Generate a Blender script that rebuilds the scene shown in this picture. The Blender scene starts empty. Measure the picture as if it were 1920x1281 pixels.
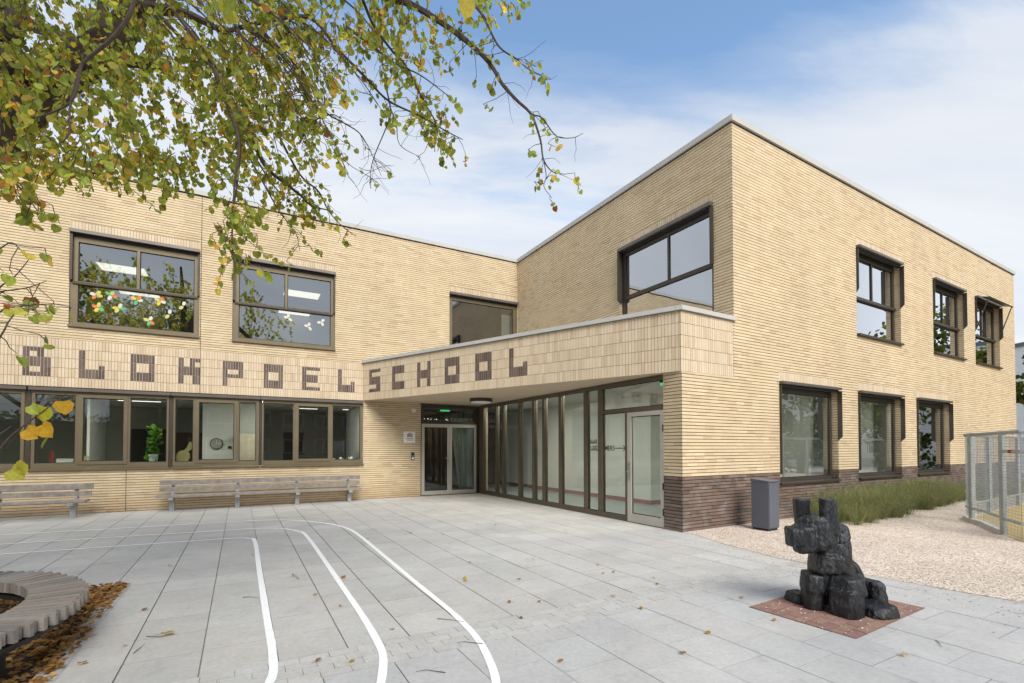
import bpy, bmesh, math, random
from mathutils import Vector, Matrix, noise as mnoise
R = random.Random(7)
SC = bpy.context.scene
COL = SC.collection
PI = math.pi
rad = math.radians

# ------------------------------------------------------------------ scene bookkeeping
def tag(o, label=None, cat=None, group=None, kind=None):
    if label: o['label'] = label
    if cat: o['category'] = cat
    if group: o['group'] = group
    if kind: o['kind'] = kind
    return o
def empty(name, loc=(0, 0, 0), label=None, cat=None, group=None):
    o = bpy.data.objects.new(name, None); COL.objects.link(o)
    o.location = loc; o.empty_display_size = .2
    return tag(o, label, cat, group)

# ------------------------------------------------------------------ mesh building
class MB:
    """collects faces; build() links them as ONE mesh object (coordinates are world unless a parent offset is given)"""
    def __init__(self):
        self.v = []; self.f = []; self.uv = []; self.m = []; self.c = []
    def face(self, pts, uv=None, m=0, c=None):
        n = len(self.v)
        self.v += [tuple(p) for p in pts]
        self.f.append(tuple(range(n, n + len(pts))))
        self.uv.append(uv if uv else [(p[0] + p[1] * .37, p[2] + p[1] * .21) for p in pts])
        self.m.append(m); self.c.append(c or (1, 1, 1, 1))
    def build(self, name, mats, parent=None, smooth=False, label=None):
        if not isinstance(mats, (list, tuple)): mats = [mats]
        me = bpy.data.meshes.new(name)
        off = Vector((0, 0, 0))
        if parent is not None:
            p = parent
            while p is not None: off = off + p.location; p = p.parent
        me.from_pydata([tuple(Vector(p) - off) for p in self.v], [], self.f)
        for mt in mats: me.materials.append(mt)
        me.polygons.foreach_set('material_index', self.m)
        l = me.uv_layers.new(name='UVMap')
        flat = [x for u in self.uv for q in u for x in q]
        l.data.foreach_set('uv', flat)
        if any(c != (1, 1, 1, 1) for c in self.c):
            a = me.color_attributes.new('tint', 'FLOAT_COLOR', 'CORNER')
            a.data.foreach_set('color', [x for f, c in zip(self.f, self.c) for _ in f for x in c])
        if smooth: me.polygons.foreach_set('use_smooth', [True] * len(self.f))
        me.update()
        o = bpy.data.objects.new(name, me); COL.objects.link(o)
        if parent is not None: o.parent = parent
        if label: o['label'] = label
        return o

class Frame:
    """a wall frame: s runs along the wall, t outwards, z up"""
    def __init__(self, o, d):
        self.o = Vector((o[0], o[1])); self.d = Vector((d[0], d[1])).normalized(); self.n = Vector((self.d.y, -self.d.x))
    def p(self, s, t, z):
        q = self.o + self.d * s + self.n * t
        return Vector((q.x, q.y, z))
    def st(self, x, y):
        r = Vector((x, y)) - self.o
        return (r.dot(self.d), r.dot(self.n))
def fq(mb, F, s0, s1, z0, z1, t=0, m=0, uv=None, c=None):            # quad facing +t
    mb.face([F.p(s0, t, z0), F.p(s1, t, z0), F.p(s1, t, z1), F.p(s0, t, z1)], uv or [(s0, z0), (s1, z0), (s1, z1), (s0, z1)], m, c)
def hq(mb, F, s0, s1, t0, t1, z, up=True, m=0, uv=None, c=None):      # horizontal quad, t0<t1
    P = [F.p(s0, t1, z), F.p(s1, t1, z), F.p(s1, t0, z), F.p(s0, t0, z)]
    U = uv or [(s0, t1), (s1, t1), (s1, t0), (s0, t0)]
    if not up: P.reverse(); U = U[::-1]
    mb.face(P, U, m, c)
def sq(mb, F, s, t0, t1, z0, z1, right=True, m=0, uv=None, c=None):   # side quad, facing +s when right
    P = [F.p(s, t1, z0), F.p(s, t0, z0), F.p(s, t0, z1), F.p(s, t1, z1)]
    U = uv or [(s + t1, z0), (s + t0, z0), (s + t0, z1), (s + t1, z1)]
    if not right: P.reverse(); U = U[::-1]
    mb.face(P, U, m, c)
def fbox(mb, F, s0, s1, t0, t1, z0, z1, m=0, c=None):
    fq(mb, F, s0, s1, z0, z1, t1, m, c=c)
    G = Frame(F.p(s1, t0, 0)[:2], -F.d)
    fq(mb, G, 0, s1 - s0, z0, z1, 0, m, c=c)
    sq(mb, F, s0, t0, t1, z0, z1, False, m, c=c); sq(mb, F, s1, t0, t1, z0, z1, True, m, c=c)
    hq(mb, F, s0, s1, t0, t1, z1, True, m, c=c); hq(mb, F, s0, s1, t0, t1, z0, False, m, c=c)
WF = Frame((0, 0), (1, 0))            # world: p(x, -y, z)
def wbox(mb, x0, x1, y0, y1, z0, z1, m=0): fbox(mb, WF, x0, x1, -y1, -y0, z0, z1, m)
def tube(mb, pts, rads, n=6, m=0, c=None, cap=True):
    pts = [Vector(p) for p in pts]
    rings = []; prev = None
    for i, p in enumerate(pts):
        a = pts[max(i - 1, 0)]; b = pts[min(i + 1, len(pts) - 1)]
        d = (b - a)
        d = d.normalized() if d.length > 1e-9 else Vector((0, 0, 1))
        ref = prev if prev is not None else (Vector((0, 0, 1)) if abs(d.z) < .9 else Vector((1, 0, 0)))
        x = (ref - d * ref.dot(d))
        x = x.normalized() if x.length > 1e-6 else d.orthogonal().normalized()
        prev = x; y = d.cross(x)
        r = rads[i] if isinstance(rads, (list, tuple)) else rads
        rings.append([p + x * (r * math.cos(2 * PI * k / n)) + y * (r * math.sin(2 * PI * k / n)) for k in range(n)])
    L = 0
    for i in range(len(pts) - 1):
        l2 = L + (pts[i + 1] - pts[i]).length
        for k in range(n):
            k2 = (k + 1) % n
            mb.face([rings[i][k], rings[i][k2], rings[i + 1][k2], rings[i + 1][k]], [(k / n, L), ((k + 1) / n, L), ((k + 1) / n, l2), (k / n, l2)], m, c)
        L = l2
    if cap:
        mb.face(rings[0][::-1], None, m, c); mb.face(rings[-1], None, m, c)
def disc(mb, c, ax, r, h, n=24, m=0):
    c = Vector(c); ax = Vector(ax).normalized()
    tube(mb, [c, c + ax * h], r, n, m)
def hull(mb, pts, m=0):
    bm = bmesh.new()
    for p in pts: bm.verts.new(p)
    res = bmesh.ops.convex_hull(bm, input=bm.verts)
    bm.normal_update()
    for f in bm.faces: mb.face([v.co.copy() for v in f.verts], None, m)
    bm.free()

# ------------------------------------------------------------------ materials
class NT:
    def __init__(self, name):
        self.mat = bpy.data.materials.new(name); self.mat.use_nodes = True
        self.t = self.mat.node_tree; self.t.nodes.clear()
        self.out = self.t.nodes.new('ShaderNodeOutputMaterial')
    def n(self, ty, **kw):
        nd = self.t.nodes.new(ty)
        for k, v in kw.items(): setattr(nd, k, v)
        return nd
    def link(self, a, b): self.t.links.new(a, b)
    def val(self, sock, v):
        if hasattr(v, 'is_linked') or isinstance(v, bpy.types.NodeSocket): self.link(v, sock)
        else: sock.default_value = v
    def math(self, op, a, b=0.0, c=None, clamp=False):
        nd = self.n('ShaderNodeMath', operation=op, use_clamp=clamp)
        self.val(nd.inputs[0], a); self.val(nd.inputs[1], b)
        if c is not None: self.val(nd.inputs[2], c)
        return nd.outputs[0]
    def mix(self, f, a, b, bt='MIX'):
        nd = self.n('ShaderNodeMix', data_type='RGBA', blend_type=bt)
        self.val(nd.inputs[0], f); self.val(nd.inputs[6], a if not isinstance(a, tuple) else (*a[:3], 1)); self.val(nd.inputs[7], b if not isinstance(b, tuple) else (*b[:3], 1))
        return nd.outputs[2]
    def noise(self, vec, scale, detail=3, rough=.55, dist=0):
        nd = self.n('ShaderNodeTexNoise'); self.link(vec, nd.inputs['Vector'])
        nd.inputs['Scale'].default_value = scale; nd.inputs['Detail'].default_value = detail; nd.inputs['Roughness'].default_value = rough
        nd.inputs['Distortion'].default_value = dist
        return nd.outputs['Fac']
    def ramp(self, f, stops, interp='LINEAR'):
        nd = self.n('ShaderNodeValToRGB'); self.link(f, nd.inputs[0]); cr = nd.color_ramp; cr.interpolation = interp
        while len(cr.elements) < len(stops): cr.elements.new(.5)
        for e, (p, c) in zip(cr.elements, stops):
            e.position = p; e.color = (*c[:3], 1) if isinstance(c, tuple) else (c, c, c, 1)
        return nd.outputs[0]
    def sep(self, v):
        nd = self.n('ShaderNodeSeparateXYZ'); self.link(v, nd.inputs[0]); return nd.outputs
    def comb(self, x, y, z=0.0):
        nd = self.n('ShaderNodeCombineXYZ'); self.val(nd.inputs[0], x); self.val(nd.inputs[1], y); self.val(nd.inputs[2], z); return nd.outputs[0]
    def white(self, v):
        nd = self.n('ShaderNodeTexWhiteNoise', noise_dimensions='3D'); self.link(v, nd.inputs['Vector']); return nd.outputs['Value']
    def uv(self): return self.n('ShaderNodeUVMap', uv_map='UVMap').outputs[0]
    def pos(self): return self.n('ShaderNodeNewGeometry').outputs['Position']
    def bump(self, h, strength, dist=.02):
        nd = self.n('ShaderNodeBump'); self.link(h, nd.inputs['Height']); nd.inputs['Strength'].default_value = strength; nd.inputs['Distance'].default_value = dist
        return nd.outputs[0]
    def principled(self, col, rough=.7, metal=0, bump=None, spec=.3):
        b = self.n('ShaderNodeBsdfPrincipled')
        self.val(b.inputs['Base Color'], col if not isinstance(col, tuple) else (*col[:3], 1))
        self.val(b.inputs['Roughness'], rough); b.inputs['Metallic'].default_value = metal
        b.inputs['Specular IOR Level'].default_value = spec
        if bump is not None: self.link(bump, b.inputs['Normal'])
        self.link(b.outputs[0], self.out.inputs[0]); return b

def simple(name, col, rough=.6, metal=0, var=.12, scale=6, bump=.0, bscale=60, spec=.3, tint=False, grime=0.0):
    n = NT(name); p = n.pos()
    f = n.noise(p, scale, 4)
    lo = tuple(c * (1 - var) for c in col); hi = tuple(min(1, c * (1 + var)) for c in col)
    c = n.ramp(f, [(.3, lo), (.7, hi)])
    if tint:
        at = n.n('ShaderNodeVertexColor', layer_name='tint'); c = n.mix(1.0, c, at.outputs[0], 'MULTIPLY')
    if grime:
        g = n.noise(p, scale * .35, 5, .65); c = n.mix(n.math('MULTIPLY', n.ramp(g, [(.45, 0.0), (.75, 1.0)]), grime), c, tuple(x * .45 for x in col))
    rr = n.math('MULTIPLY_ADD', n.noise(p, scale * 3, 2), .2, rough - .1)
    b = n.bump(n.noise(p, bscale, 3), bump) if bump else None
    n.principled(c, rr, metal, b, spec); return n.mat

def brick_mat(name, stops, course=.065, blen=.27, cells=False, stain=.0, joint=.82, bloom=0.):
    n = NT(name); uv = n.uv(); x, y, _ = n.sep(uv); p = n.pos()
    if cells:
        col = n.math('FLOOR', x); row = n.math('FLOOR', y); jf = None
    else:
        row = n.math('FLOOR', n.math('DIVIDE', y, course))
        off = n.white(n.comb(row, 3.7, 1.1))
        xs = n.math('ADD', n.math('DIVIDE', x, blen), n.math('MULTIPLY', off, 7.3))
        col = n.math('FLOOR', xs); fr = n.math('FRACT', xs)
        jf = n.math('LESS_THAN', fr, .022)
    w = n.white(n.comb(col, row, .5))
    c = n.ramp(w, stops)
    w2 = n.noise(p, .7, 4, .6)
    c = n.mix(1.0, c, n.ramp(w2, [(.28, .93), (.72, 1.05)]), 'MULTIPLY')
    c = n.mix(1.0, c, n.ramp(n.noise(p, 45, 4, .7), [(.25, .92), (.75, 1.06)]), 'MULTIPLY')
    if jf is not None: c = n.mix(jf, c, n.mix(1.0, c, (joint, joint * .97, joint * .9), 'MULTIPLY'))
    if stain:
        z = n.sep(p)[2]
        g = n.math('MULTIPLY', n.math('SUBTRACT', 1.0, n.math('DIVIDE', z, .55), clamp=True), n.ramp(n.noise(p, 2.2, 4), [(.3, .25), (.7, 1.0)]))
        c = n.mix(n.math('MULTIPLY', g, stain), c, (.22, .11, .045))
    zz = n.sep(p)[2]
    st = n.noise(n.comb(n.math('MULTIPLY', n.sep(p)[0], 2.2), n.math('MULTIPLY', n.sep(p)[1], 2.2), n.math('MULTIPLY', zz, .16)), 1.0, 4, .6)
    c = n.mix(1.0, c, n.ramp(st, [(.33, .955), (.62, 1.02)]), 'MULTIPLY')
    if bloom: c = n.mix(n.math('MULTIPLY', n.ramp(n.noise(p, 1.6, 6, .7, .6), [(.55, 0.0), (.72, 1.0)]), bloom), c, (.36, .32, .29))
    n.principled(c, .88, 0, n.bump(n.noise(p, 90, 3, .7), .35, .01), .2)
    return n.mat

YEL = [(0, (.53, .405, .265)), (.10, (.59, .465, .31)), (.4, (.625, .505, .328)), (.62, (.64, .522, .352)), (.8, (.615, .48, .308)), (.93, (.66, .553, .39)), (1, (.575, .43, .268))]
SOL = [(0, (.54, .42, .29)), (.2, (.59, .47, .33)), (.5, (.62, .505, .36)), (.8, (.645, .54, .395)), (1, (.58, .45, .31))]
DRK = [(0, (.12, .085, .068)), (.3, (.155, .112, .09)), (.55, (.185, .138, .112)), (.75, (.135, .108, .10)), (.9, (.21, .158, .13)), (1, (.175, .105, .08))]
M = {}
M['brick'] = brick_mat('yellow_brick', YEL, stain=.55)
M['soldier'] = brick_mat('yellow_soldier_brick', SOL, cells=True)
M['plinth'] = brick_mat('brown_brick', DRK, joint=.9, bloom=.5)
M['letter'] = brick_mat('dark_letter_brick', [(0, (.105, .075, .06)), (.5, (.145, .103, .083)), (1, (.18, .132, .11))], cells=True)
M['joint'] = simple('brown_joint', (.105, .065, .035), .9)
M['joint_s'] = simple('tan_joint', (.27, .195, .125), .9)
M['joint_w'] = simple('pale_joint', (.60, .53, .47), .9)
M['joint_and_shade'] = simple('dark_joint_and_shade', (.05, .037, .03), .9)  # dark joints, and the shade strips painted under the roof copings
M['coping'] = simple('concrete_coping', (.47, .46, .435), .8, var=.05, scale=1.2, grime=.2)
M['bronze'] = simple('bronze_frame', (.165, .131, .080), .42, .25, var=.1, scale=2, spec=.4)
M['bronze_d'] = simple('dark_bronze_frame', (.062, .051, .038), .45, .3, var=.12, scale=2, spec=.4)
M['shade'] = simple('sunscreen_aluminium', (.15, .13, .115), .4, .5, var=.1, scale=2)
M['greydoor'] = simple('grey_door_frame', (.46, .435, .385), .45, .1, var=.06, scale=2)
M['soffit'] = simple('beige_soffit', (.56, .45, .33), .85, var=.05, scale=1.5, bump=.05)
M['steel'] = simple('steel', (.45, .45, .45), .3, .9)
M['white'] = simple('white_wall_paint', (.66, .68, .64), .8, var=.03, scale=1)
M['whiteg'] = simple('greenish_white_wall', (.56, .62, .56), .8, var=.03, scale=1)
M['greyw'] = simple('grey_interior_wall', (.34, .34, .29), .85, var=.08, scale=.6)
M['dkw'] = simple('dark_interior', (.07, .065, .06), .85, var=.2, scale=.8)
M['floor_in'] = simple('linoleum', (.26, .30, .28), .35, var=.06, scale=1)
M['ceil'] = simple('ceiling_board', (.55, .55, .52), .85, var=.03)
M['redbase'] = simple('red_skirting', (.27, .095, .075), .6)
M['wood_g'] = simple('weathered_wood', (.25, .222, .20), .75, var=.25, scale=9, bump=.25, bscale=40)
M['galv'] = simple('galvanised_steel', (.40, .42, .42), .45, .55, var=.15, scale=8)
M['boxgrey'] = simple('grey_cabinet_paint', (.105, .115, .145), .45, .1, var=.06, scale=2, spec=.4)
M['soil'] = simple('dark_soil', (.045, .03, .022), .95, var=.35, scale=14, bump=.6, bscale=30)
M['paint'] = None
M['black'] = simple('black_plastic', (.02, .02, .02), .5)
M['bark'] = simple('bark', (.055, .043, .033), .9, var=.35, scale=18, bump=.8, bscale=35)
M['twig'] = simple('twig_bark', (.075, .055, .045), .85, var=.3, scale=20)
M['plaster'] = simple('white_render', (.72, .72, .70), .85, var=.05, scale=.6, grime=.15)
M['brownblock'] = simple('brown_brickwork', (.13, .09, .065), .9, var=.2, scale=3)
M['whitepaint'] = simple('white_paint', (.75, .75, .73), .5, var=.04)

def glass_mat(name, tint=(.86, .90, .86), base=.05, gain=1.35, wav=.0016):
    n = NT(name)
    tr = n.n('ShaderNodeBsdfTransparent'); tr.inputs[0].default_value = (*tint, 1)
    gl = n.n('ShaderNodeBsdfGlossy'); gl.inputs['Roughness'].default_value = 0.0; gl.inputs[0].default_value = (.93, .96, 1, 1)
    b = n.bump(n.noise(n.pos(), 1.3, 1), wav, .6)
    n.link(b, gl.inputs['Normal'])
    fr = n.n('ShaderNodeFresnel'); fr.inputs[0].default_value = 1.52
    fac = n.math('MULTIPLY_ADD', fr.outputs[0], gain, base, clamp=True)
    mx = n.n('ShaderNodeMixShader'); n.link(fac, mx.inputs[0]); n.link(tr.outputs[0], mx.inputs[1]); n.link(gl.outputs[0], mx.inputs[2])
    n.link(mx.outputs[0], n.out.inputs[0]); return n.mat
M['glass'] = glass_mat('window_glass', (.80, .84, .80), .20, 2.4)
M['glass_u'] = glass_mat('coated_glass', (.70, .74, .74), .34, 3.2)
M['glass_s'] = glass_mat('office_glass', (.86, .90, .85), .055, 1.1)
M['glass_c'] = glass_mat('clear_front_glass', (.88, .93, .89), .05, 1.1)
def emis(name, col, s):
    n = NT(name); e = n.n('ShaderNodeEmission'); e.inputs[0].default_value = (*col, 1); e.inputs[1].default_value = s
    n.link(e.outputs[0], n.out.inputs[0]); return n.mat
M['lamp'] = emis('lit_panel', (1, .95, .82), 1.25)
M['lamp3'] = emis('office_strip', (1, .96, .86), 3)
M['fill_lamp'] = emis('added_fill_lamp', (1, .96, .88), 22)  # glow of the added fill lamps hidden above the glass
M['exit'] = emis('exit_green', (.05, .75, .25), .8)
def leaf_mat(name, trans=.5):
    n = NT(name); at = n.n('ShaderNodeVertexColor', layer_name='tint')
    c = n.mix(1.0, at.outputs[0], n.ramp(n.noise(n.pos(), 60, 3), [(.3, .8), (.7, 1.15)]), 'MULTIPLY')
    d = n.n('ShaderNodeBsdfPrincipled'); n.link(c, d.inputs['Base Color']); d.inputs['Roughness'].default_value = .5; d.inputs['Specular IOR Level'].default_value = .25
    t = n.n('ShaderNodeBsdfTranslucent'); c2 = n.mix(1.0, c, (1.35, 1.25, .55), 'MULTIPLY'); n.link(c2, t.inputs[0])
    mx = n.n('ShaderNodeMixShader'); mx.inputs[0].default_value = trans
    n.link(d.outputs[0], mx.inputs[1]); n.link(t.outputs[0], mx.inputs[2]); n.link(mx.outputs[0], n.out.inputs[0]); return n.mat
M['leaf'] = leaf_mat('leaf', .58)
M['blade'] = leaf_mat('grass_blade', .3)
def tinted(name, rough=.8, spec=.2, bump=.2, bscale=80):
    n = NT(name); at = n.n('ShaderNodeVertexColor', layer_name='tint'); p = n.pos()
    c = n.mix(1.0, at.outputs[0], n.ramp(n.noise(p, 25, 5, .7), [(.25, .86), (.75, 1.1)]), 'MULTIPLY')
    c = n.mix(1.0, c, n.ramp(n.noise(p, .9, 5, .65), [(.3, .86), (.68, 1.06)]), 'MULTIPLY')
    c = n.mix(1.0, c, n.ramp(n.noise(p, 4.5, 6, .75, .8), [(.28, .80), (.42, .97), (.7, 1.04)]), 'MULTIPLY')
    n.principled(c, rough, 0, n.bump(n.noise(p, bscale, 3, .7), bump, .01), spec); return n.mat
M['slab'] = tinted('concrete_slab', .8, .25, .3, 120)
M['tint'] = tinted('tinted', .8)
M['paper'] = tinted('paper', .8, .1, .0)

# ------------------------------------------------------------------ camera, sun, sky
FPX = 897.6; PITCH = rad(1.15); V0 = 838 - FPX * math.tan(PITCH)
cam = bpy.data.cameras.new('camera'); co = bpy.data.objects.new('camera', cam); COL.objects.link(co)
co.location = (0, 0, 1.6); co.rotation_euler = (PI / 2 + PITCH, 0, 0)
cam.sensor_width = 36; cam.lens = FPX / 1920 * 36; cam.shift_y = (V0 - 640.5) / 1920; cam.clip_end = 2000; cam.clip_start = .05
SC.camera = co
def at(u, v, Y):
    a = (u - 960) / FPX; b = (V0 - v) / FPX
    r = Vector((a, math.cos(PITCH) - b * math.sin(PITCH), math.sin(PITCH) + b * math.cos(PITCH)))
    return Vector((0, 0, 1.6)) + r * (Y / r.y)
def on_z(u, v, z=0):
    p = at(u, v, 1.0); k = (z - 1.6) / (p.z - 1.6)
    return Vector((p.x * k, p.y * k, z))
SUN_AZ, SUN_EL = rad(158), rad(42)
sd = Vector((math.sin(SUN_AZ) * math.cos(SUN_EL), math.cos(SUN_AZ) * math.cos(SUN_EL), math.sin(SUN_EL)))
sun = bpy.data.lights.new('sun', 'SUN'); sun.energy = 4.3; sun.angle = rad(32); sun.color = (1, .965, .90)
so = bpy.data.objects.new('sun', sun); COL.objects.link(so); so.rotation_euler = (-sd).to_track_quat('-Z', 'Y').to_euler(); so.location = (0, -10, 30)

w = bpy.data.worlds.new('World'); SC.world = w; w.use_nodes = True
wt = w.node_tree; wt.nodes.clear()
class WN(NT):
    def __init__(self): self.t = wt
wn = WN()
wo = wn.n('ShaderNodeOutputWorld'); bg = wn.n('ShaderNodeBackground'); bg.inputs[1].default_value = .15
wn.link(bg.outputs[0], wo.inputs[0])
sky = wn.n('ShaderNodeTexSky', sky_type='NISHITA'); sky.sun_disc = False; sky.sun_elevation = SUN_EL; sky.sun_rotation = SUN_AZ
sky.altitude = 0; sky.air_density = 1.0; sky.dust_density = .5; sky.ozone_density = 2.2
tc = wn.n('ShaderNodeTexCoord').outputs['Generated']
dx, dy, dz = wn.sep(tc)
den = wn.math('ADD', wn.math('MAXIMUM', dz, 0.0), .22)
pv = wn.comb(wn.math('DIVIDE', dx, den), wn.math('DIVIDE', dy, den), 0.0)
rot = wn.n('ShaderNodeMapping'); wn.link(pv, rot.inputs[0]); rot.inputs['Rotation'].default_value = (0, 0, rad(-28)); rot.inputs['Scale'].default_value = (.55, 1.9, 1); rot.inputs['Location'].default_value = (.35, .5, 0)
nz = wn.noise(rot.outputs[0], .95, 7, .56, .35)
nz2 = wn.noise(rot.outputs[0], .38, 3, .5, .2)
h = wn.math('SUBTRACT', 1.0, wn.math('DIVIDE', wn.math('MAXIMUM', dz, 0.0), .68), clamp=True)      # more cloud low in the sky
side = wn.math('MULTIPLY', wn.math('MAXIMUM', wn.math('SUBTRACT', dx, .30), 0.0), .75)             # and towards the right
sidl = wn.math('MULTIPLY', wn.math('MAXIMUM', wn.math('SUBTRACT', wn.math('MULTIPLY', dx, -1.0), .05), 0.0), .25)
m0 = wn.math('ADD', wn.math('ADD', wn.math('MULTIPLY', nz, 1.15), wn.math('MULTIPLY', nz2, .35)), wn.math('ADD', wn.math('MULTIPLY', h, .62), wn.math('ADD', wn.math('ADD', side, sidl), wn.math('MULTIPLY', wn.math('MAXIMUM', wn.math('MULTIPLY', dy, -1.0), 0.0), .45))))
m0 = wn.math('ADD', wn.math('MULTIPLY', m0, .8), wn.math('MULTIPLY', wn.math('SUBTRACT', wn.noise(rot.outputs[0], 2.1, 6, .6, .5), .5), .55))
msk = wn.ramp(m0, [(.53, 0.05), (.67, .29), (.83, .85), (.92, .94)])
blue = wn.mix(1.0, sky.outputs[0], (1.62, 1.82, 1.80), 'MULTIPLY')
cl = wn.ramp(wn.noise(rot.outputs[0], 1.7, 5, .55), [(.3, (5.1, 5.4, 5.9)), (.7, (6.3, 6.4, 6.5))])
wn.link(wn.mix(msk, blue, cl), bg.inputs[0])

SC.view_settings.view_transform = 'Standard'; SC.view_settings.look = 'None'; SC.view_settings.exposure = 0; SC.view_settings.gamma = 1
SC.cycles.max_bounces = 8; SC.cycles.transparent_max_bounces = 12; SC.cycles.glossy_bounces = 4; SC.cycles.diffuse_bounces = 4
SC.cycles.use_denoising = True
SC.cycles.sample_clamp_indirect = 6

# ------------------------------------------------------------------ plan of the building
def vpd(u): return Vector((u - 960, FPX)).normalized()
D1, DR, DL = vpd(450), vpd(2490), vpd(2590)
P0 = Vector((3.1817, 8.9726)); K0 = Vector((.1970, 17.3934)); G0 = Vector((-1.1739, 16.6384)); CL0 = Vector((-4.5988, 14.7524))
Q0 = P0 + DR * 1.565
FL = Frame(K0, DL)                 # left wing facade, s<0
FR = Frame(P0, DR)                 # right wing street facade, s>0
FU = Frame(K0, -D1)                # upper courtyard side of the right wing, s 0..8.774
FG = Frame(G0, -D1)                # glass front under the canopy, s 0..8.817
FC = Frame(CL0, P0 - CL0)          # canopy fascia, s 0..9.69
LU = (Q0 - K0).length; LG = (P0 - G0).length; LC = (P0 - CL0).length
ROOF = 8.33; FZ0, FZ1 = 3.03, 4.18; CO = .065
SL = -20.0                         # left end of the left wing
SR = 19.1
bld = empty('school_building', (K0.x, K0.y, 0), 'pale yellow brick school with dark brick letters and a slanting entrance canopy', 'building')

def spans(s0, s1, z, holes):
    cuts = sorted((max(s0, a), min(s1, b)) for a, b, c, d in holes if c < z < d and b > s0 and a < s1)
    out = []; x = s0
    for a, b in cuts:
        if a > x + 1e-4: out.append((x, a))
        x = max(x, b)
    if x < s1 - 1e-4: out.append((x, s1))
    return out
def brick_wall(mb, F, s0, s1, z0, z1, holes=(), t=0., m=0, mj=1, course=CO, jt=.0125, depth=.017):
    edges = sorted({z0, z1} | {q for hh in holes for q in hh[2:4] if z0 < q < z1})
    k0 = int(math.floor(z0 / course + 1e-6)) - 1; k1 = int(math.ceil(z1 / course)) + 1
    for k in range(k0, k1):
        for a, b, isj in ((k * course, (k + 1) * course - jt, False), ((k + 1) * course - jt, (k + 1) * course, True)):
            a = max(a, z0); b = min(b, z1)
            if b - a < 1e-4: continue
            zs = [a] + [e for e in edges if a + 1e-4 < e < b - 1e-4] + [b]
            for q0, q1 in zip(zs[:-1], zs[1:]):
                for x0, x1 in spans(s0, s1, (q0 + q1) / 2, holes):
                    if isj: fq(mb, F, x0, x1, q0, q1, t - depth, mj)
                    else:
                        tt = t + R.uniform(-.0012, .0012)
                        u = [(x0, (k + .5) * course), (x1, (k + .5) * course)]
                        fq(mb, F, x0, x1, q0, q1, tt, m, [u[0], u[1], u[1], u[0]])
                        hq(mb, F, x0, x1, tt - depth, tt, q1, True, m, [u[0], u[1], u[1], u[0]])
                        hq(mb, F, x0, x1, tt - depth, tt, q0, False, m, [u[0], u[1], u[1], u[0]])
                        sq(mb, F, x0, tt - depth, tt, q0, q1, False, m, [u[0]] * 4); sq(mb, F, x1, tt - depth, tt, q0, q1, True, m, [u[1]] * 4)
def jambs(mb, F, h, depth, m=0, mj=1, sides='lr'):
    a, b, c, d = h
    for s, face in ((a, 1), (b, -1)):
        if (face == 1 and 'l' in sides) or (face == -1 and 'r' in sides):
            base = F.p(s, 0 if face == -1 else -depth, 0); dd = -F.n if face == -1 else F.n
            if face == 1:   # left jamb faces +s
                J = Frame(F.p(s, 0, 0)[:2], -F.n); J.n = F.d
                brick_wall(mb, J, 0, depth, c, d, (), -.001, m, mj)
            else:
                J = Frame(F.p(s, 0, 0)[:2], -F.n); J.n = -F.d
                brick_wall(mb, J, 0, depth, c, d, (), -.001, m, mj)
def soldiers(mb, F, s0, s1, z0, rows, rh, bw, org, t=0., gap=.007, dark=None, m=0, mj=1, rowgap=.008, depth=.010, base=0):
    """standing bricks in rows; dark(col,row)->(lo,hi) part of the brick that is left out for lettering"""
    fq(mb, F, s0, s1, z0, z0 + rows * rh, t - depth, mj)
    c0 = int(math.floor((s0 - org) / bw)); c1 = int(math.ceil((s1 - org) / bw))
    for c in range(c0, c1):
        x0 = max(org + c * bw, s0); x1 = min(org + (c + 1) * bw - gap, s1)
        if x1 - x0 < .004: continue
        for r in range(rows):
            a = z0 + r * rh; b = a + rh - rowgap
            segs = [(a, b)]
            if dark:
                dk = dark(c, r)
                if dk:
                    lo, hi = a + dk[0] * rh, (b if dk[1] > .99 else a + dk[1] * rh - .004)
                    segs = []
                    if lo - a > .02: segs.append((a, lo - .006))
                    if b - hi > .02: segs.append((hi + .006, b))
            for q0, q1 in segs: one_soldier(mb, F, x0, x1, q0, q1, t + R.uniform(-.0012, .0012), depth, c, r + base, m)
def one_soldier(mb, F, x0, x1, q0, q1, t, depth, c, r, m=0):
    U = [(c + .5, r + .5)] * 4
    fq(mb, F, x0, x1, q0, q1, t, m, U)
    sq(mb, F, x0, t - depth, t, q0, q1, False, m, U); sq(mb, F, x1, t - depth, t, q0, q1, True, m, U)
    hq(mb, F, x0, x1, t - depth, t, q1, True, m, U); hq(mb, F, x0, x1, t - depth, t, q0, False, m, U)

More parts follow.
